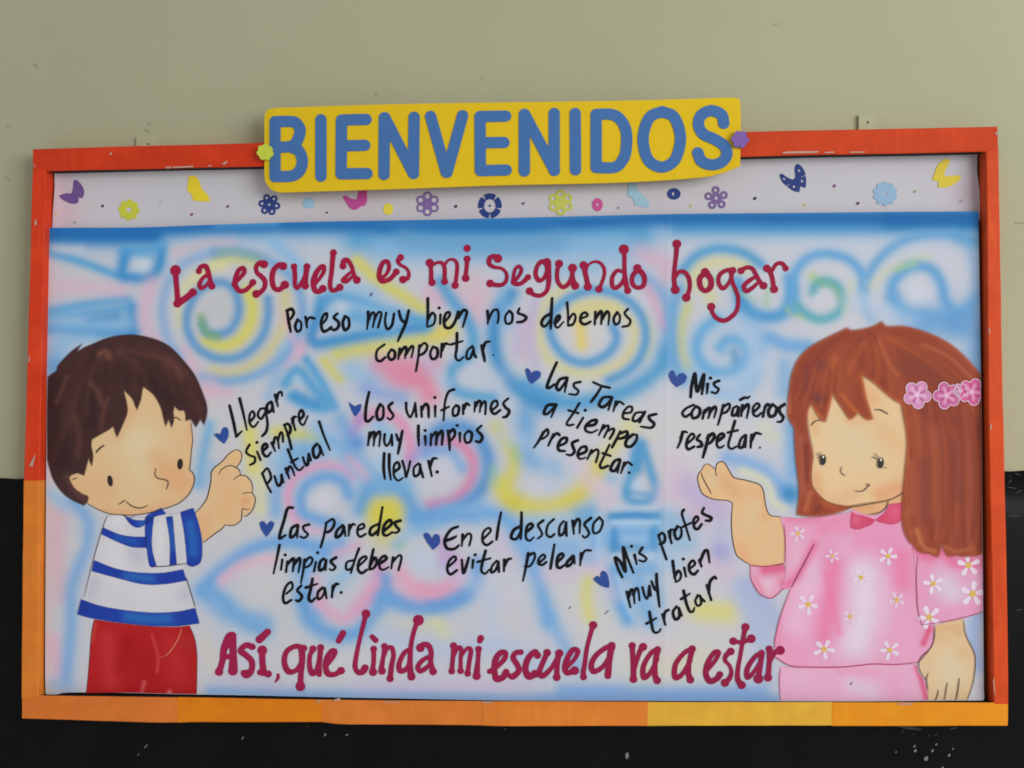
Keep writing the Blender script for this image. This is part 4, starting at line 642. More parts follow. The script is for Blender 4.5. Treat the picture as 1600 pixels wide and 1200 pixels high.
def daisy(parent, tile, x, y, r, layer, rot, c1=(226, 216, 232), c2=(214, 176, 84)):
    ox, oy, k = TILE[tile]; cx, cy, R = ox + x / k, oy + y / k, r / k; X, Y = grid((cx - R * 1.25, cy - R * 1.25, cx + R * 1.25, cy + R * 1.25), 0.75); F = np.full(X.shape, 9.)
    for q in range(5):
        a = rot + q * 2 * math.pi / 5 + random.uniform(-.12, .12); L = R * random.uniform(.9, 1.08)
        F = np.minimum(F, seg_field(X, Y, [(np.array([(cx + .3 * L * math.cos(a), cy + .3 * L * math.sin(a)), (cx + .78 * L * math.cos(a), cy + .78 * L * math.sin(a))]), np.array([R * .12, R * .225]))]))
    Pm, Fm = march(X, Y, np.maximum(F, poster_clip(X, Y))); o = None
    Fc = circ(X, Y, cx, cy, R * .25, R * .25); P2, F2 = march(X, Y, np.maximum(Fc, poster_clip(X, Y))); n1 = len(Pm)
    V1 = W(Pm[:, 0], Pm[:, 1], Y_POST - LAY * layer); V1[:, 1] -= relief_post(Pm[:, 0], Pm[:, 1]); V = V1; F = list(Fm); mi = [0] * len(Fm)
    if len(F2):
        V2 = W(P2[:, 0], P2[:, 1], Y_POST - LAY * (layer + .6)); V2[:, 1] -= relief_post(P2[:, 0], P2[:, 1]); V = np.vstack([V1, V2]); F += [tuple(i + n1 for i in f) for f in F2]; mi += [1] * len(F2)
    mesh_obj('daisy', V, F, [mat('white_daisy', albedo(c1, cx), .6), mat('yellow_daisy', albedo(c2, cx), .6)], parent, None, True, mi)
for x, y, r in ((255, 357, 50), (460, 490, 42), (790, 492, 58), (630, 618, 56), (315, 778, 64), (842, 752, 50), (565, 850, 48), (410, 1045, 64), (800, 1050, 60)): daisy(girl, 'g2', x, y, r, 3, random.uniform(0, 6), (225, 203, 221) if r > 50 else (223, 192, 212))
for x, y, r in ((1270, 545, 72), (1060, 655, 60), (1295, 715, 80), (1035, 855, 72)): daisy(girl, 'g2', x, y, r, 4, random.uniform(0, 6), (228, 209, 226))
hair_g = outline('g1', '550,198! 575,212 640,205 690,192 725,178 757,158! 770,178 800,190 900,190 1050,235 1170,300 1270,390 1345,480! 1375,900 1380,1300 1380,1530! 1330,1553 1250,1562 1200,1555 1160,1560 1135,1545 1112,1495! 1100,1540 1085,1562 1040,1545 1000,1540 965,1525 940,1492! 915,1470 885,1410 872,1320 878,1200 890,1067 905,900 897,800 882,715 870,650! 830,630 780,590 740,555 700,520 638,482! 650,540 660,600 680,665 702,738! 680,745 650,735 612,700! 600,722 567,745! 545,720 500,650 462,592! 452,640 440,690 422,757! 395,750 370,715 335,652! 318,690 312,740 322,830 345,950 337,1030 334,1090 345,1150 400,1213 470,1250 578,1264! 520,1292 420,1316 330,1322 248,1312! 262,1180 250,1050 240,950 232,790! 210,760 195,720 195,650 205,560 220,470 260,380 330,310 430,255')
RB, RD, RL, RO = (146, 66, 44), (112, 46, 36), (184, 100, 66), (176, 82, 40)
r3 = np.random.RandomState(11); gs = []
for k in range(52):
    x = 915 + k * 8.6 + r3.uniform(-8, 8); c = (RL, RD, (166, 82, 62), RO, (128, 58, 48))[r3.randint(5)]
    gs.append(('g1', f'{x-40+r3.uniform(-20,20):.0f},{660+r3.uniform(-60,80):.0f} {x:.0f},{900+r3.uniform(-60,60):.0f} {x+r3.uniform(-15,20):.0f},{1200+r3.uniform(-60,60):.0f} {x+r3.uniform(-25,25):.0f},{1500+r3.uniform(-60,40):.0f}', r3.uniform(2.4, 5.5), c, r3.uniform(.18, .42)))
for k in range(26):
    t = k / 25.; x1 = 240 + t * 640; y1 = 620 + 60 * math.sin(t * 9); x0 = 640 + (t - .5) * 240; c = (RL, RD, RO, (160, 76, 52), (124, 54, 42))[r3.randint(5)]
    gs.append(('g1', f'{x0:.0f},{240+r3.uniform(-10,40):.0f} {x0*.5+x1*.5+(-40 if t<.5 else 30):.0f},{400+r3.uniform(-40,40):.0f} {x1:.0f},{y1+r3.uniform(-60,20):.0f}', r3.uniform(2.2, 4.8), c, r3.uniform(.22, .45)))
for k in range(12):
    t = k / 11.; c = (RL, RD, RO)[r3.randint(3)]
    gs.append(('g1', f'{720+t*60:.0f},{230+t*20:.0f} {900+t*80:.0f},{290+t*80:.0f} {1100+t*60:.0f},{400+t*120:.0f} {1280+t*30:.0f},{560+t*150:.0f}', r3.uniform(1.8, 4.0), c, r3.uniform(.25, .55)))
gs += [('g1', '250,560 300,420 420,310 560,260', 14, (136, 58, 44), .5), ('g1', '560,420 540,560 560,680', 10, (168, 82, 50), .5), ('g1', '720,330 760,440 860,580', 12, (160, 76, 46), .5), ('g1', '620,260 640,420', 9, (124, 52, 40), .45), ('g1', '1100,700 1230,760 1330,820', 16, (130, 56, 46), .4), ('g1', '1120,280 1240,370 1330,480', 8, (168, 82, 54), .5), ('g1', '900,420 1050,480 1180,600', 22, (122, 58, 46), .6), ('g1', '1000,300 1150,370 1280,490', 4, (186, 104, 70), .5), ('g1', '740,280 790,400 850,480', 4.5, (180, 92, 56), .6), ('g1', '640,300 590,400 560,460', 4.5, (182, 94, 56), .5), ('g1', '480,380 460,430', 4, (196, 108, 64), .7), ('g1', '395,415', 9, (100, 54, 66), .55), ('g1', '372,615', 10, (92, 50, 64), .55), ('g1', '310,430 300,560', 5, (118, 52, 62), .5),
       ('g1', '640,500 660,600 700,720', 4, (190, 96, 52), .7), ('g1', '520,600 600,700', 3, (196, 100, 50), .7), ('g1', '700,520 800,610 860,640', 3, (190, 92, 48), .7), ('g1', '460,600 430,730', 3, (188, 88, 46), .7), ('g1', '340,670 400,740', 3, (196, 100, 56), .7), ('g1', '1060,820 1080,1000 1070,1300', 12, (166, 84, 58), .55), ('g1', '1180,900 1200,1200', 14, (122, 58, 50), .5), ('g1', '1000,1000 1010,1350', 12, (124, 60, 54), .5), ('g1', '930,1000 930,1300', 6, (178, 96, 62), .5), ('g1', '1270,800 1290,1300', 12, (150, 72, 52), .5), ('g1', '600,330 480,420 420,560', 12, (156, 74, 46), .5),
       ('g1', '270,850 280,1000 285,1180', 6, (170, 92, 72), .6), ('g1', '300,900 310,1100', 4, (116, 48, 40), .6), ('g1', '330,1180 300,1280', 5, (196, 110, 76), .6), ('g1', '400,1240 500,1285', 5, (174, 86, 50), .7), ('g1', '380,1260 360,1300', 5, (116, 50, 38), .5),
       ('g1', '960,1400 1000,1500 1070,1530', 4, (190, 116, 78), .7), ('g1', '1130,1500 1200,1530 1300,1510', 4, (176, 98, 64), .7), ('g1', '900,1300 920,1420', 5, (176, 92, 60), .6), ('g1', '200,620 205,700', 3, (176, 96, 60), .7), ('g1', '1340,520 1350,1000 1350,1500', 9, (104, 44, 34), .55), ('g1', '890,760 905,1000', 4, (188, 98, 58), .6)]
rim = ' '.join(f'{x:.1f},{y:.1f}' for x, y in np.vstack([hair_g, hair_g[:1]])[::3]); gs.append(('P', rim, 3.2, (184, 98, 58), .55))
paint('hair', girl, hair_g, 6, RB, gs, soft=3.0)
lines('pen_line', girl, 5, (92, 68, 52), [('g1', '345,955 335,1040 334,1090 345,1150 400,1215 470,1250 578,1264 680,1248 800,1224 888,1180', .8), ('g1', '335,780 358,755 400,745', 1.1), ('g1', '712,686 750,688 793,712', 1.1), ('g1', '518,1025 510,1050 522,1070 540,1078', .8), ('g1', '597,1172 640,1170 665,1150 680,1128', 1.0), ('g1', '658,1126 672,1132 686,1142', .7), ('g2', '580,195 562,203 545,215', .9), ('g2', '795,158 780,200 745,230 680,243', .9)])
for n_, (ex, ey) in enumerate(((405, 985), (748, 1003))):
    blob('eye', girl, 7, (20, 16, 16), [ell('g1', ex, ey, 18, 32, .1)], bb(1180 + ex / 3.81, 460 + ey / 3.81, 12)); blob('eye_highlight', girl, 8, (214, 204, 190), [ell('g1', ex + 1, ey - 18, 6, 9)], bb(1180 + ex / 3.81, 460 + (ey - 18) / 3.81, 5))
lines('eyelash', girl, 7, (50, 40, 36), [('g1', '368,945 382,962 396,970', .7), ('g1', '380,935 392,955 400,965', .6), ('g1', '372,970 388,975', .5)])
lines('eyelash', girl, 7, (50, 40, 36), [('g1', '697,965 720,975 735,985', .7), ('g1', '710,945 728,962 740,975', .6), ('g1', '765,1030 782,1032', .5)])
lines('pen_line', girl, 2, (84, 58, 42), [('gh', '215,275 180,310 163,360 170,440 215,560 300,620 400,645 540,658 598,690', .85), ('gh', '205,310 225,370 255,430 300,510 330,572', 1.0), ('gh', '215,272 240,220 290,200 350,240 372,262', .7), ('gh', '398,350 386,290 400,205 450,170 500,190 560,290 620,372 740,397 850,427 940,462 985,540 1000,650 1030,780 1080,845 1200,862', .95), ('gh', '598,690 585,850 585,1000 600,1150 642,1324 720,1400 818,1458', .8)])
lines('pen_line', girl, 5, (84, 60, 52), [('k', '905,100 898,190 868,266 800,330 778,385 792,450 842,522', .75), ('k', '852,460 840,500 842,545 848,590', .8), ('k', '932,590 925,635 905,678', .85), ('k', '1003,530 990,610 978,682', .85), ('k', '1098,500 1085,600 1068,680', .95), ('k', '1130,45 1140,130 1165,200 1210,290 1224,380 1205,540 1155,680', .75)])
lines('seam_line', girl, 5, (176, 64, 100), [('g2', '118,1090 200,1140 300,1151 520,1151 700,1133 840,1136 975,1122', 1.0), ('g2', '208,690 150,850 118,990 118,1035', .7), ('g2', '968,482 960,640 968,800 990,900', .7), ('g2', '990,900 1100,886 1250,855 1375,818', .8), ('g2', '172,300 180,400 178,530', .7), ('g2', '-29,546 60,552 172,533', .9), ('g2', '-29,546 -24,625 23,709 55,730 96,742 125,725 175,680', .8), ('P', '1220,1044 1218,1060 1219,1094', .6)])
lines('pen_line', girl, 5, (120, 50, 70), [('g2', '352,418 300,520 262,590 215,680', .8), ('g2', '1066,905 1060,1000 1030,1058 975,1122', .6)])
# the slide of painted flowers in her hair
for x, y, r, c, rot in ((965, 597, 84, (206, 140, 182), .2), (1140, 602, 82, (196, 104, 154), .6), (1222, 572, 44, (186, 140, 176), .3), (1290, 580, 82, (206, 96, 150), 0.1)):
    fl = []; ox, oy, k = TILE['g1']; cx, cy, R = ox + x / k, oy + y / k, r / k
    X, Y = grid(bb(cx, cy, R * 1.3), 0.75); F = petals(cx, cy, 5, R * .6, R * .4, 0, rot, R * .5)(X, Y); Pm, Fm = march(X, Y, np.maximum(F, poster_clip(X, Y)))
    cc = np.tile(np.array(c, float), (len(Pm), 1)); d = np.hypot(Pm[:, 0] - cx, Pm[:, 1] - cy) / R
    for q in range(5):
        a = rot + q * 2 * math.pi / 5; cc = brush(Pm, cc, 'P', f'{cx+R*.2*math.cos(a):.1f},{cy+R*.2*math.sin(a):.1f} {cx+R*.55*math.cos(a):.1f},{cy+R*.55*math.sin(a):.1f}', R * .12, (232, 190, 216), .6)
        b_ = a + math.pi / 5; cc = brush(Pm, cc, 'P', f'{cx+R*.3*math.cos(b_):.1f},{cy+R*.3*math.sin(b_):.1f} {cx+R*.6*math.cos(b_):.1f},{cy+R*.6*math.sin(b_):.1f}', R * .08, (166, 70, 118), .7)
    cc = brush(Pm, cc, 'P', f'{cx:.1f},{cy:.1f}', R * .14, (236, 210, 224), .9)
    sheet('hair_flower', Pm, Fm, Y_POST - LAY * (7.2 if r < 60 else 7.6 if x > 1200 else 7), relief_post, paint_m, girl, albedo(cc, Pm[:, 0]))
    ring = [(np.array([(cx + R * .6 * math.cos(rot + q * 2 * math.pi / 5) + R * .4 * math.cos(t), cy + R * .6 * math.sin(rot + q * 2 * math.pi / 5) + R * .4 * math.sin(t)) for t in np.linspace(rot + q * 2 * math.pi / 5 - 1.7, rot + q * 2 * math.pi / 5 + 1.7, 12)]), np.full(12, .7)) for q in range(5)]
    Pm, Fm = march(X, Y, np.maximum(seg_field(X, Y, ring), poster_clip(X, Y))); sheet('petal_outline', Pm, Fm, Y_POST - LAY * 8.4, relief_post, mat('pale_pink_line', albedo((220, 184, 206), cx), .6), girl)

# ------------------------------------------------------------------ the writing
black_m = {}
def write(name, rows, c, r, st, layer=2.5, label=None, cuts=None, words=None):
    S_ = []; owner = []
    for tl_, txt in rows:
        for s in txt.split(';'):
            s = s.strip()
            if not s: continue
            p, rad, cr = parse(tl_, s, r)
            if len(p) == 1: S_.append((p, rad * (1.0 if s.count(',') > 1 else 1.1))); continue
            if s.split(' ')[0].count(',') == 2:     # brush lettering: round blobs where the strokes start and stop
                for e, n_ in ((0, 1), (-1, -2)):
                    if rad[e] > 1.2 * rad[n_]: S_.append((p[e:e + 1] if e == 0 else p[-1:], np.array([rad[e]]))); rad[e] = rad[n_] * 1.08
            a = catmull(np.column_stack([p, rad]), 5) if len(p) > 2 else np.column_stack([p, rad])
            q, w = a[:, :2], np.maximum(a[:, 2], .3)
            if s.split(' ')[0].count(',') < 2:      # marker pen: pressure varies along the stroke
                t = np.linspace(0, 1, len(q)); w = w * (0.92 + 0.16 * np.sin(3.0 * t + len(S_)) - 0.22 * t ** 6)
            S_.append((q, w))
    if cuts:                             # the big lines: every painted word is a part
        for k, wd in enumerate(words):
            sub = [(p, w) for p, w in S_ if int(np.searchsorted(cuts, (p[:, 0].min() + p[:, 0].max()) / 2)) == k]
            ink(name, sub, c, st, layer, label % wd)
        return
    return ink(name, S_, c, st, layer, label)
def ink(name, S_, c, st, layer, label):
    a = np.vstack([p for p, _ in S_]); X, Y = grid((a[:, 0].min() - 14, a[:, 1].min() - 14, a[:, 0].max() + 14, a[:, 1].max() + 14), st)
    F = seg_field(X, Y, S_); F = F + 0.12 * np.sin(X * 1.3) * np.sin(Y * 1.1)
    Pm, Fm = march(X, Y, np.maximum(F, poster_clip(X, Y)))
    o = sheet(name, Pm, Fm, Y_POST - LAY * layer, relief_post, mat('lettering_ink', albedo(c, a[:, 0].mean()), 0.55, noise=0.12, nscale=45, spec=0.15), poster)
    if label: o['label'] = label
    return o
RED, RED2 = (146, 24, 58), (144, 28, 68)
write('lettering', [('T1', '228,350,56 231,408,30 240,520,27 250,640,28 248,695,42; 248,695,42 320,650,34 380,605,34 410,578,42; 472,358,32 490,315,24 540,305,26 568,360,26 588,440,24 608,515,36; 572,385,20 510,435,20 478,495,24 497,535,22 545,510,18 587,455,16;'
  '835,495,24 900,430,20 945,370,24 935,325,22 890,345,24 858,420,26 850,500,28 890,560,26 950,560,24 1000,520,22 1035,475,36; 1150,285,42 1110,270,26 1070,310,24 1075,370,22 1120,410,26 1160,460,26 1155,530,24 1110,580,26 1070,595,42; 1350,305,42 1310,290,26 1250,350,28 1235,440,28 1255,530,26 1310,550,26 1368,500,44'),
 ('T2', '130,310,34 140,400,24 140,500,22 165,535,20 200,490,20 240,420,22 265,310,36; 265,310,36 252,420,28 248,510,40; 345,495,20 400,430,18 440,360,22 438,310,24 400,320,24 355,390,28 332,470,30 345,550,28 385,572,26 430,540,40; 540,165,36 530,260,26 520,380,24 505,490,24 520,555,22 560,555,24 608,525,38;'
  '640,305,36 650,250,28 690,245,24 730,310,22 755,390,20 785,450,40; 748,352,16 690,395,18 642,450,24 672,466,22 720,430,18 757,395,16; 1030,442,24 1090,390,18 1120,320,22 1105,260,22 1060,265,24 1025,340,26 1018,420,26 1050,462,26 1110,450,24 1150,420,24 1195,365,36; 1240,215,36 1213,250,24 1235,290,18 1290,320,16 1325,370,18 1315,430,22 1265,445,40'),
 ('T3', '210,270,42 225,350,22 225,440,24 235,475,38; 230,300,22 290,268,16 340,275,20 365,330,22 365,420,22 365,465,36; 365,290,16 410,240,14 465,240,16 495,290,20 490,400,20 475,505,38; 600,120,38; 600,230,36 595,320,22 585,400,22 585,430,40;'
  '920,225,46 880,200,24 835,225,26 830,280,24 880,315,20 960,330,16 1010,385,18 1005,460,20 960,500,22 890,500,24 840,485,40; 1080,472,26 1130,420,18 1165,350,20 1140,305,18 1100,340,18 1083,420,20 1090,480,26 1150,490,22 1200,455,24 1235,420,32;'
  '1430,265,44 1370,260,24 1325,320,22 1315,400,24 1350,455,24 1400,430,20 1428,370,20; 1440,270,36 1445,360,32 1450,470,26 1430,560,22 1370,610,22 1300,605,22 1250,565,40'),
 ('T4', '225,280,42 205,360,22 210,460,22 265,525,22 330,480,24 360,400,22 365,325,46; 365,325,46 365,420,24 392,510,42; 480,295,42 500,390,26 520,480,26 525,520,42; 505,390,12 520,310,12 570,265,14 640,265,16 690,320,18 695,400,18 665,490,18 640,545,38;'
  '900,130,52 905,210,22 905,300,22 910,400,24 925,500,26 940,560,36; 890,365,18 830,352,20 780,420,22 780,510,24 820,532,22 880,480,22 902,420,16; 1040,325,42; 1040,345,28 990,410,24 990,490,24 1040,530,22 1100,510,24 1115,430,26 1080,365,28 1040,345,30'),
 ('T5', '252,140,46 245,250,24 230,380,22 222,500,24 235,618,46; 240,480,18 280,430,20 340,440,24 380,510,24 385,600,22 362,680,24 350,700,44; 545,432,42; 545,445,36 490,500,28 500,590,28 550,630,24 602,590,30 605,510,30 560,445,38;'
  '835,415,36 770,415,22 700,460,22 685,540,22 730,605,22 790,550,18 828,460,18; 822,430,34 825,520,22 860,610,22 890,700,22 880,820,22 820,900,24 740,940,24 660,910,22 620,850,22 610,795,42; 920,420,36 980,385,22 1040,400,22 1080,470,22 1120,540,24 1155,575,40; 1092,470,16 1010,520,22 950,580,24 980,632,24 1060,580,20 1107,530,14;'
  '1190,395,40 1230,445,24 1250,520,24 1265,612,42; 1235,430,20 1290,350,20 1350,345,22 1385,395,32')], RED, 3, 1.0, 2.6, 'maroon painted word %s in the heading', (350, 575, 652, 750, 1030), ('La', 'escuela', 'es', 'mi', 'segundo', 'hogar'))
write('lettering', [('U1', '160,550,32 185,470,24 200,370,28 240,285,36 262,270,34; 262,280,32 270,400,28 270,500,34 268,542,38; 190,442,20 265,422,20; 420,355,26 370,342,22 328,385,24 370,420,24 415,470,24 412,540,24 375,568,34 350,558,22; 540,238,26 475,298,30; 497,382,38 498,460,24 505,540,26; 478,555,22 545,567,28; 622,575,13 620,600,12 598,632,5;'
  '825,365,26 760,350,20 690,390,20 670,470,22 700,545,24 760,540,18 802,480,16; 808,372,30 810,460,24 800,570,22 797,662,38; 895,370,28 870,430,18 870,510,20 890,560,24 920,540,18 945,450,18 955,360,28; 955,365,26 945,480,20 945,570,20; 1000,500,18 1050,440,16 1070,390,18 1040,385,18 1005,440,22 993,500,22 1010,560,24 1060,570,20 1115,540,30; 1130,248,26 1096,306,23;'
  '1310,95,34 1290,180,18 1260,300,16 1235,420,18 1225,510,20 1250,555,20 1285,545,26 1303,518,28; 1358,275,20 1385,302,22; 1370,370,26 1370,460,18 1362,530,20 1365,550,32; 1455,350,26 1445,430,16 1430,530,22 1435,542,30; 1450,430,14 1475,370,14 1510,360,18 1525,420,18 1510,500,20 1498,602,28'),
 ('U2', '270,145,42 240,215,18 215,320,18 205,430,20 205,530,24 215,585,32; 207,370,16 160,400,18 120,480,20 125,540,22 170,530,18 207,470,16; 285,360,34 310,335,22 350,345,22 370,400,20 365,470,20 385,545,30; 367,420,16 300,460,18 265,510,20 285,542,20 340,510,18 372,470,14; 545,345,28 540,430,18 530,542,26; 545,430,12 580,360,14 605,370,16 600,450,16 600,540,26; 602,430,12 650,365,14 680,380,18 667,470,18 655,560,26;'
  '757,285,26 750,305,22; 740,370,26 735,460,18 727,540,24 725,580,32; 825,545,20 880,510,18 940,450,20 950,400,20 910,400,22 870,460,24 865,540,22 880,602,26 930,590,24 955,550,26; 1070,395,22 1030,400,20 1010,440,22 1040,490,22 1055,540,22 1010,585,24 985,580,20; 1200,420,28 1180,390,20 1130,440,24 1105,520,24 1130,585,26 1180,565,32;'
  '1275,400,30 1245,470,20 1215,550,22 1240,582,22 1300,530,18 1345,460,18 1370,405,32; 1370,408,28 1355,490,20 1350,592,30; 1420,520,18 1490,450,16 1515,390,20 1480,375,20 1440,430,22 1413,510,22 1430,557,22 1490,540,34'),
 ('U3', '35,185,32 10,270,17 -15,370,17 -30,480,18 -42,550,20 -40,590,26; 180,345,30 120,370,20 50,430,20 20,500,22 40,547,22 110,510,18 172,420,18; 178,360,30 162,450,24 150,580,26; 340,345,28 345,430,20 350,540,22 350,607,30; 352,560,14 375,470,16 400,390,20 425,355,32; 540,375,26 490,400,18 430,500,20 430,592,22 480,560,18 537,450,16; 540,380,24 520,480,20 520,580,22 535,617,30;'
  '810,370,28 750,400,18 680,490,20 675,592,22 730,570,18 797,460,16; 812,370,26 785,480,20 780,560,22 795,612,30; 930,530,18 990,460,16 1015,400,20 980,400,18 930,480,20 915,560,22 945,622,24 1000,605,22 1025,570,26; 1110,390,30 1075,420,20 1065,460,16 1100,500,14 1115,550,16 1100,600,20 1065,635,32; 1225,200,32 1205,300,18 1185,420,16 1165,530,18 1165,610,22 1195,652,32; 1130,310,30 1200,318,16 1270,290,34;'
  '1350,402,26 1300,430,18 1240,520,20 1240,592,20 1290,550,16 1347,460,16; 1352,402,24 1340,500,20 1325,602,38; 1410,370,28 1410,470,20 1400,592,32; 1415,470,16 1450,400,20 1495,380,36')], RED2, 3, 1.0, 2.6, 'maroon painted word %s in the closing line', (438, 545, 690, 757, 970, 1038, 1092), ('Así', 'qué', 'linda', 'mi', 'escuela', 'va', 'a', 'estar'))
INK = (15, 16, 22); RB_ = 2.3
write('lettering', [('T2', '60,775 75,880 97,992; 55,770 105,752 128,795 100,850 72,872; 168,865 143,930 165,988 203,960 203,890 170,865; 250,835 258,890 267,945; 258,905 290,842 345,852; 425,905 465,860 475,800 440,815 412,900 435,985 490,965 520,940; 582,800 545,840 592,885 592,940 550,970 500,950; 660,828 638,900 658,970 702,935 697,850 662,828;'
  '902,782 903,860 890,962; 900,880 940,795 968,800 965,870 950,945; 965,870 1010,785 1040,800 1025,870 1005,945; 1090,790 1078,880 1100,960 1150,920 1172,800; 1222,770 1245,855 1290,900; 1325,768 1293,900 1245,1010 1210,1088'),
 ('T3', '190,642 190,780 183,935; 190,860 235,792 268,830 250,910 187,938; 322,810 318,908; 308,740; 368,885 418,820 412,785 378,800 358,870 372,940 425,945 470,890 495,820 505,780; 508,780 510,850; 508,840 560,765 597,782 578,860 553,942; 812,772 818,850 815,908; 820,865 870,770 917,762 928,830 918,898; 1040,770 997,830 1010,902 1062,890 1072,810 1042,770; 1145,745 1130,792 1180,812 1217,840 1182,880 1122,890'),
 ('T4', '152,640 145,780 138,958; 140,800 80,832 42,890 60,932 100,915 138,850; 188,898 230,850 225,818 195,842 178,900 210,948 272,885; 308,685 318,800 318,922; 325,865 372,800 397,840 370,910 320,925; 452,852 520,822 500,788 458,812 448,880 490,912 552,885; 603,780 597,912; 603,855 652,780 670,800 663,912; 672,860 722,780 747,810 738,918; 830,787 793,850 810,912 852,890 857,820 832,787; 942,752 908,792 930,830 967,870 950,922 885,937'),
 ('V0', '405,218 340,270 333,348 370,367 412,332; 465,262 438,310 455,352 492,340 497,285 467,262; 540,255 528,348; 535,310 582,243 600,258 587,342; 592,310 645,235 662,250 645,335; 717,225 705,340 685,458; 710,260 757,205 787,235 762,290 712,318; 835,238 813,300 830,347 872,330 877,260 837,238; 917,212 908,332; 915,275 945,212 987,220; 1052,118 1050,240 1040,330 1070,362 1112,328; 1003,217 1102,188; 1190,232 1145,275 1138,340 1172,338 1200,262; 1200,250 1205,300 1222,332; 1270,225 1285,290 1300,367; 1282,262 1307,202 1347,190; 1378,312,8')], INK, RB_, 0.85, 2.6, 'black line reading Por eso muy bien nos debemos comportar')
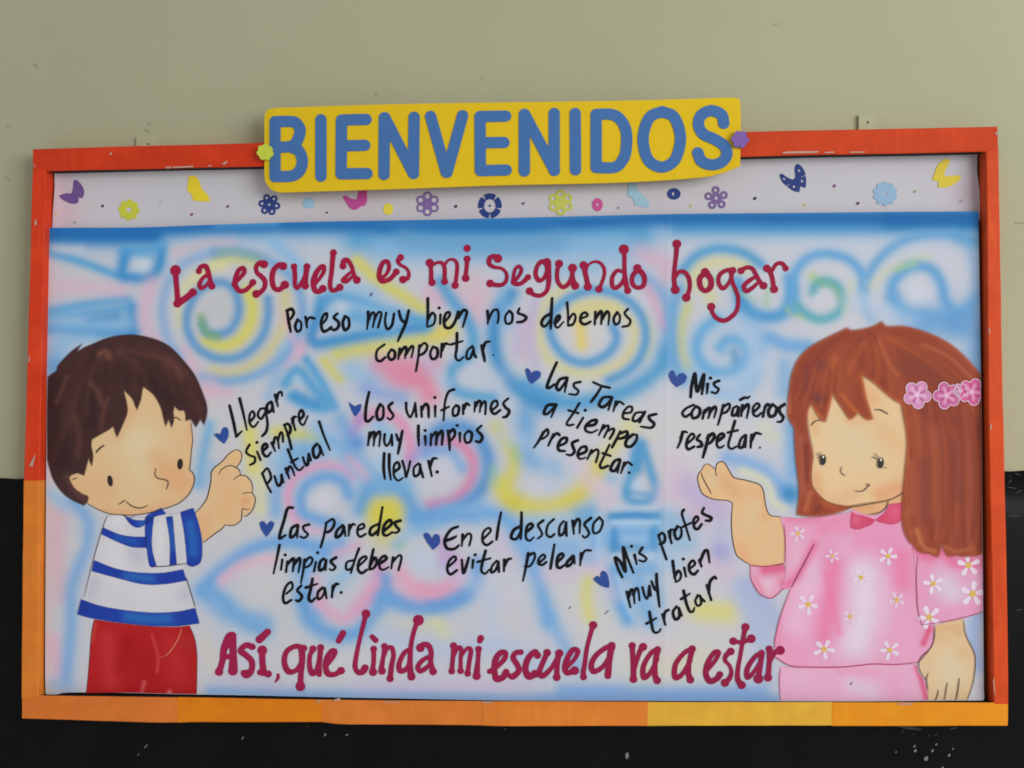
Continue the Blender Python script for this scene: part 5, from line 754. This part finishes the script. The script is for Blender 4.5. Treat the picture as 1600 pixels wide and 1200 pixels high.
V = [('black verse reading Llegar siempre puntual', 'V1', '260,292 300,460 330,612; 330,612 388,558; 365,218 405,380 440,545; 468,465 520,400 500,350 470,388 468,470 510,515 560,460; 625,320 580,328 555,390 590,430 632,365; 632,330 655,470 642,560 600,608; 692,250 650,290 660,362 702,330 705,262; 702,265 722,362; 735,180 765,302; 748,245 770,162 800,150 808,190;'
   '468,698 432,770 470,810 522,830 520,882 475,908; 547,770 582,857; 545,675; 607,762 652,722 635,690 603,720 610,790 650,822 692,778; 700,680 735,768; 715,692 735,622 760,640 775,738; 765,652 790,572 812,590 817,668; 828,490 870,600 905,745; 830,500 862,480 892,510 890,570 862,597; 910,428 945,548; 918,472 927,412 957,410; 988,442 1032,390 1010,338 983,380 990,460 1030,492 1075,398;'
   '600,998 650,1120 692,1195; 610,985 652,945 680,990 690,1050 655,1102; 728,1025 750,1100 775,1127 800,1085 800,1012; 800,1012 820,1092; 845,948 882,1052; 857,992 880,930 907,940 937,1022; 868,748 910,860 960,950 995,962 1027,928; 900,882 968,842; 1023,828 1050,907 1075,900 1085,800; 1085,792 1107,862; 1170,690 1130,740 1140,822 1175,830 1203,770 1192,702; 1197,720 1237,812; 1193,460 1240,600 1305,755'),
  ('black verse reading Los uniformes muy limpios llevar', 'V2', '210,72 185,190 178,312 205,332 248,290; 310,180 278,250 290,317 332,300 337,210 312,180; 417,168 385,200 400,240 427,280 400,317 372,300; 540,168 545,240 575,297 602,250 622,168; 622,170 632,292; 675,200 680,292; 682,232 710,180 737,200 742,297; 800,198 800,292; 797,120; 968,48 920,70 890,150 880,250 875,327; 855,235 922,203; 985,188 958,230 965,282 1002,270 1012,210 987,188; 1050,188 1050,267; 1055,227 1077,175 1107,190; 1160,165 1150,248; 1158,202 1190,150 1207,165 1198,252; 1205,202 1237,155 1252,175 1248,270; 1310,232 1357,190 1345,148 1308,170 1298,230 1330,267 1382,233; 1452,128 1410,170 1430,210 1462,240 1440,287 1408,297;'
   '215,433 200,547; 210,482 245,430 260,450 250,552; 255,482 297,425 310,450 300,557; 350,448 345,510 365,552 395,520 412,450; 412,452 417,547; 453,448 470,500 490,492; 507,418 490,510 468,622; 650,373 650,470 655,552; 710,468 715,547; 710,415; 765,448 760,547; 765,482 802,430 814,450 808,542; 812,484 852,420 867,445 860,542; 915,418 925,500 930,592; 920,442 962,405 977,450 945,500 918,512; 1020,438 1022,517; 997,370; 1095,418 1063,460 1075,522 1117,510 1127,440 1097,418; 1212,373 1175,410 1200,440 1222,475 1200,517 1163,510;'
   '345,618 340,740 350,847; 390,628 390,750 405,857; 440,782 482,745 465,698 433,730 433,820 470,862 512,838; 508,688 530,770 540,832 562,760 577,688; 652,708 610,750 615,822 657,800 667,720; 662,722 692,832; 740,688 770,822; 752,742 780,670 817,665; 818,785,16'),
  ('black verse reading Las Tareas a tiempo presentar', 'V3', '467,42 410,170 365,292 400,302 442,268; 562,200 500,220 463,290 490,332 540,270 577,202; 577,205 550,352; 712,245 650,260 650,300 692,335 670,377 598,370; 848,248 930,285 1020,306; 937,290 880,380 825,452; 1022,400 950,410 908,480 950,507 1010,460 1042,402; 1042,410 1005,537; 1087,450 1055,552; 1077,492 1120,450 1167,480; 1168,572 1240,560 1252,510 1210,505 1163,560 1160,622 1217,635; 1362,560 1290,570 1258,640 1300,652 1350,610 1387,555; 1387,560 1330,667; 1502,580 1430,600 1440,640 1482,680 1450,722 1343,710;'
   '442,480 370,490 333,570 370,577 420,530 462,480; 462,482 410,612; 702,468 640,570 573,670 590,697 642,688; 588,540 692,570; 742,618 680,722; 765,540; 778,702 860,690 882,645 830,650 770,700 770,752 830,772 892,743; 955,698 905,802; 935,742 990,700 1007,720 960,822; 990,762 1052,730 1062,760 1020,837; 1130,758 1085,850 1043,927; 1120,787 1192,760 1202,800 1150,830 1093,837; 1260,793 1195,850 1188,910 1240,917 1292,860 1302,800 1262,793;'
   '330,768 280,860 228,932; 320,782 370,738 377,790 330,832 283,842; 432,788 380,907; 420,832 465,780 497,800; 488,912 560,880 572,830 520,838 483,900 490,957 552,965; 687,853 630,880 640,930 652,970 620,1007 568,1000; 698,1002 770,970 772,920 720,930 683,1000 710,1047 767,1033; 830,958 785,1052; 820,992 880,948 902,980 875,1082; 1017,898 960,1020 918,1110 940,1142 1002,1118; 943,985 1027,1015; 1122,1050 1070,1070 1028,1150 1070,1172 1110,1110 1127,1052; 1127,1060 1100,1192; 1172,1088 1135,1197; 1165,1122 1205,1080 1252,1112; 1222,1190,15'),
  ('black verse reading Mis compañeros respetar', 'V4', '395,402 405,290 440,158 452,300 472,335 532,168 525,280 512,372; 572,268 565,367; 602,205; 692,233 640,255 650,290 687,320 660,362 613,350; 427,483 350,520 308,570 340,607 392,578; 450,498 408,560 420,622 477,600 492,530 452,498; 540,540 520,627; 530,572 580,520 602,535 580,622; 595,562 642,505 662,530 640,617; 737,488 710,590 680,692; 730,512 792,470 802,510 765,560 713,572; 877,498 840,520 828,590 870,582 897,510; 897,512 890,602; 935,488 922,602; 930,542 985,480 1002,510 980,622; 915,430 960,407 985,413 1010,395; 1048,562 1112,500 1090,468 1048,510 1050,580 1090,602 1132,568; 1172,498 1150,607; 1160,542 1190,482 1222,488; 1250,478 1208,540 1220,602 1272,590 1292,520 1252,478; 1372,478 1320,520 1330,570 1362,610 1340,657 1298,660;'
   '312,768 290,860 258,932; 290,832 320,765 357,770; 368,882 432,820 410,783 368,830 350,900 370,947 432,918; 492,793 460,840 500,870 512,910 468,922; 582,798 560,900 523,1032; 570,832 622,783 642,820 600,880 553,892; 678,862 742,810 720,783 678,820 668,900 700,932 742,908; 857,653 820,780 788,900 820,942 872,918; 783,772 887,748; 962,798 920,840 898,920 940,922 965,850 972,800; 972,802 965,922; 1032,798 1020,932; 1025,862 1072,780 1132,790; 1118,930,11'),
  ('black verse reading Las paredes limpias deben estar', 'V5', '387,133 340,140 310,240 265,402 322,378; 422,288 375,320 365,397 410,370 432,290; 432,292 425,402; 532,283 480,300 490,340 522,370 490,402 453,390; 687,268 665,380 635,487; 680,272 742,235 757,280 720,340 668,357; 832,288 780,340 773,397 820,370 842,300; 842,302 857,387; 892,288 885,387; 890,332 920,280 942,288; 968,332 1022,310 1015,278 973,300 963,360 990,392 1037,368; 1187,128 1165,260 1145,377; 1152,278 1090,310 1073,360 1100,377 1152,328; 1198,342 1267,280 1250,243 1203,290 1193,360 1220,382 1277,353; 1347,248 1300,265 1310,300 1337,330 1310,357 1268,350;'
   '267,468 240,600 213,722; 292,598 280,687; 318,555; 337,613 325,707; 335,642 382,590 397,605 385,702; 395,642 442,585 452,615 435,712; 492,598 480,690 458,807; 490,622 537,575 562,600 535,650 483,672; 592,618 575,702; 608,535; 662,588 630,620 623,690 665,672 682,600; 682,602 680,692; 772,578 725,610 745,640 767,665 740,692 713,680; 977,498 940,600 905,717; 930,602 870,620 863,680 900,682 930,640; 978,652 1042,590 1030,568 983,600 968,680 1000,717 1047,688; 1107,503 1085,600 1070,682; 1075,652 1117,580 1137,620 1110,670 1070,687; 1163,632 1222,590 1205,563 1163,600 1163,670 1195,687 1242,663; 1282,578 1265,677; 1275,622 1332,560 1357,580 1330,692;'
   '328,902 382,850 370,798 323,840 298,930 315,987 372,958; 462,828 425,870 450,900 467,930 440,967 413,960; 562,768 545,860 528,940 550,972 587,938; 503,847 607,813; 652,848 610,890 613,952 655,920 672,850; 672,852 687,942; 742,828 735,932; 740,882 765,820 792,815; 818,890,14'),
  ('black verse reading En el descanso evitar pelear', 'V6', '337,273 280,300 233,380 250,447 310,452 347,423; 240,387 300,365 327,348; 377,338 370,432; 375,382 420,330 447,350 430,427; 543,372 602,310 585,283 543,320 538,390 570,422 617,393; 687,158 665,270 650,377; 852,158 850,260 845,372; 842,270 790,300 768,360 810,372 845,310; 898,312 942,270 925,248 893,280 888,360 915,387 952,358; 1027,223 985,260 1005,300 1017,340 983,370; 1112,213 1065,260 1053,330 1085,357 1117,333; 1192,228 1160,270 1158,342 1195,320 1212,240; 1212,237 1215,347; 1264,226 1274,332; 1270,272 1300,215 1322,230 1320,327; 1412,203 1360,250 1380,290 1397,330 1365,362 1343,345; 1480,198 1433,250 1433,322 1480,312 1507,240 1482,198;'
   '268,592 322,540 310,513 268,550 253,620 280,657 332,623; 370,540 385,647 427,523; 462,543 455,607; 478,500; 562,468 535,570 528,630 560,652 592,618; 498,557 602,528; 652,548 615,590 608,642 645,620 667,555; 667,557 670,637; 712,538 710,632; 712,592 740,540 772,530; 907,488 885,610 863,712; 900,512 952,485 957,530 920,590 878,592; 998,562 1042,520 1025,498 993,530 988,570 1020,582 1052,558; 1117,418 1100,520 1085,612; 1142,562 1188,512 1176,490 1144,520 1138,588 1162,606 1198,582; 1267,508 1220,560 1218,592 1255,572 1272,510; 1272,512 1282,572; 1332,488 1325,587; 1330,542 1360,470 1412,465'),
  ('black verse reading Mis profes muy bien tratar', 'V7', '357,697 320,620 293,522 340,560 385,645 370,500 367,430 410,540 457,657; 467,498 487,582; 440,420; 537,433 510,480 540,500 572,530 550,557 508,545; 680,318 710,420 752,537; 680,332 712,300 737,330 732,380 693,402; 770,288 797,392; 782,342 785,282 812,270; 850,243 823,300 845,357 882,330 882,260 852,243; 907,95 890,130 920,230 962,367; 898,247 967,213; 1003,222 1037,180 1020,153 993,190 1000,250 1030,267 1067,223; 1087,78 1070,120 1110,145 1152,165 1140,192 1103,190;'
   '398,828 430,967; 410,882 437,810 457,830 467,932; 455,852 482,795 502,820 512,907; 538,788 560,870 585,882 597,780; 600,772 612,862; 618,733 645,800 677,812; 663,668 667,760 690,962; 808,553 820,650 835,737; 825,692 857,640 882,670 870,720 833,742; 910,613 927,692; 903,535; 958,622 1007,580 985,548 953,590 963,650 1000,672 1032,638; 1045,543 1065,602; 1050,562 1090,468 1117,460 1127,500 1137,567;'
   '600,1008 620,1120 640,1187 680,1187 702,1158; 573,1112 662,1063; 715,1028 742,1122; 730,1082 740,1010 772,988; 842,958 810,1010 830,1072 867,1050 862,970; 862,975 892,1042; 905,818 930,930 960,1002 990,1002 1002,968; 883,892 962,843; 1032,858 1010,910 1030,952 1062,930 1052,860; 1052,872 1092,912; 1110,768 1152,902; 1130,832 1140,740 1180,695 1197,712')]
for lab, tl_, s in V: write('lettering', [(tl_, s)], INK, RB_ if tl_ not in ('V4',) else 2.5, 0.8, 2.6, lab)
HB = (32, 66, 142)
for tl_, s in (('V1', '92,590! 130,580 165,590! 178,545 200,518 240,530 247,610 205,692! 150,650'), ('V2', '25,160! 60,185 88,200! 115,182 142,180! 132,235 88,292! 60,250'), ('V3', '138,118! 160,100 185,120 202,155! 235,130 275,130 302,150! 290,200 207,268! 165,215'),
               ('V4', '163,172! 185,135 210,125 235,160 247,202! 275,165 315,152 357,190! 330,250 250,302! 190,240'), ('V5', '88,270! 110,252 135,262 152,292! 170,265 195,252 222,272! 200,330 150,394! 105,330'), ('V6', '58,338! 80,322 110,335 130,372! 145,340 165,332 192,348! 190,410 137,460! 90,400'),
               ('V7', '96,718! 120,690 142,688 162,705! 165,660 182,640 218,660 240,740 237,794! 165,772')):
    q = outline(tl_, s); X, Y = grid((q[:, 0].min() - 2, q[:, 1].min() - 2, q[:, 0].max() + 2, q[:, 1].max() + 2), 0.7); Pm, Fm = march(X, Y, poly_field(X, Y, q) + 0.25 * np.sin(X * 1.7) * np.sin(Y * 1.9))
    h = sheet('heart', Pm, Fm, Y_POST - LAY * 3.4, relief_post, mat('blue_paint', albedo(HB, q[:, 0].mean()), .5, noise=.1, nscale=80), poster)
    ox, oy, k = TILE[tl_]
# little stray marks on the paper
for q in (('P', '579,462 581,458', 1.2), ('P', '889,951 892,948', .7), ('P', '945,960 951,954', .6), ('P', '1329,1070 1331,1066', .8)): lines('paper_mark', poster, 2.6, (84, 80, 92), [q], 0.7)
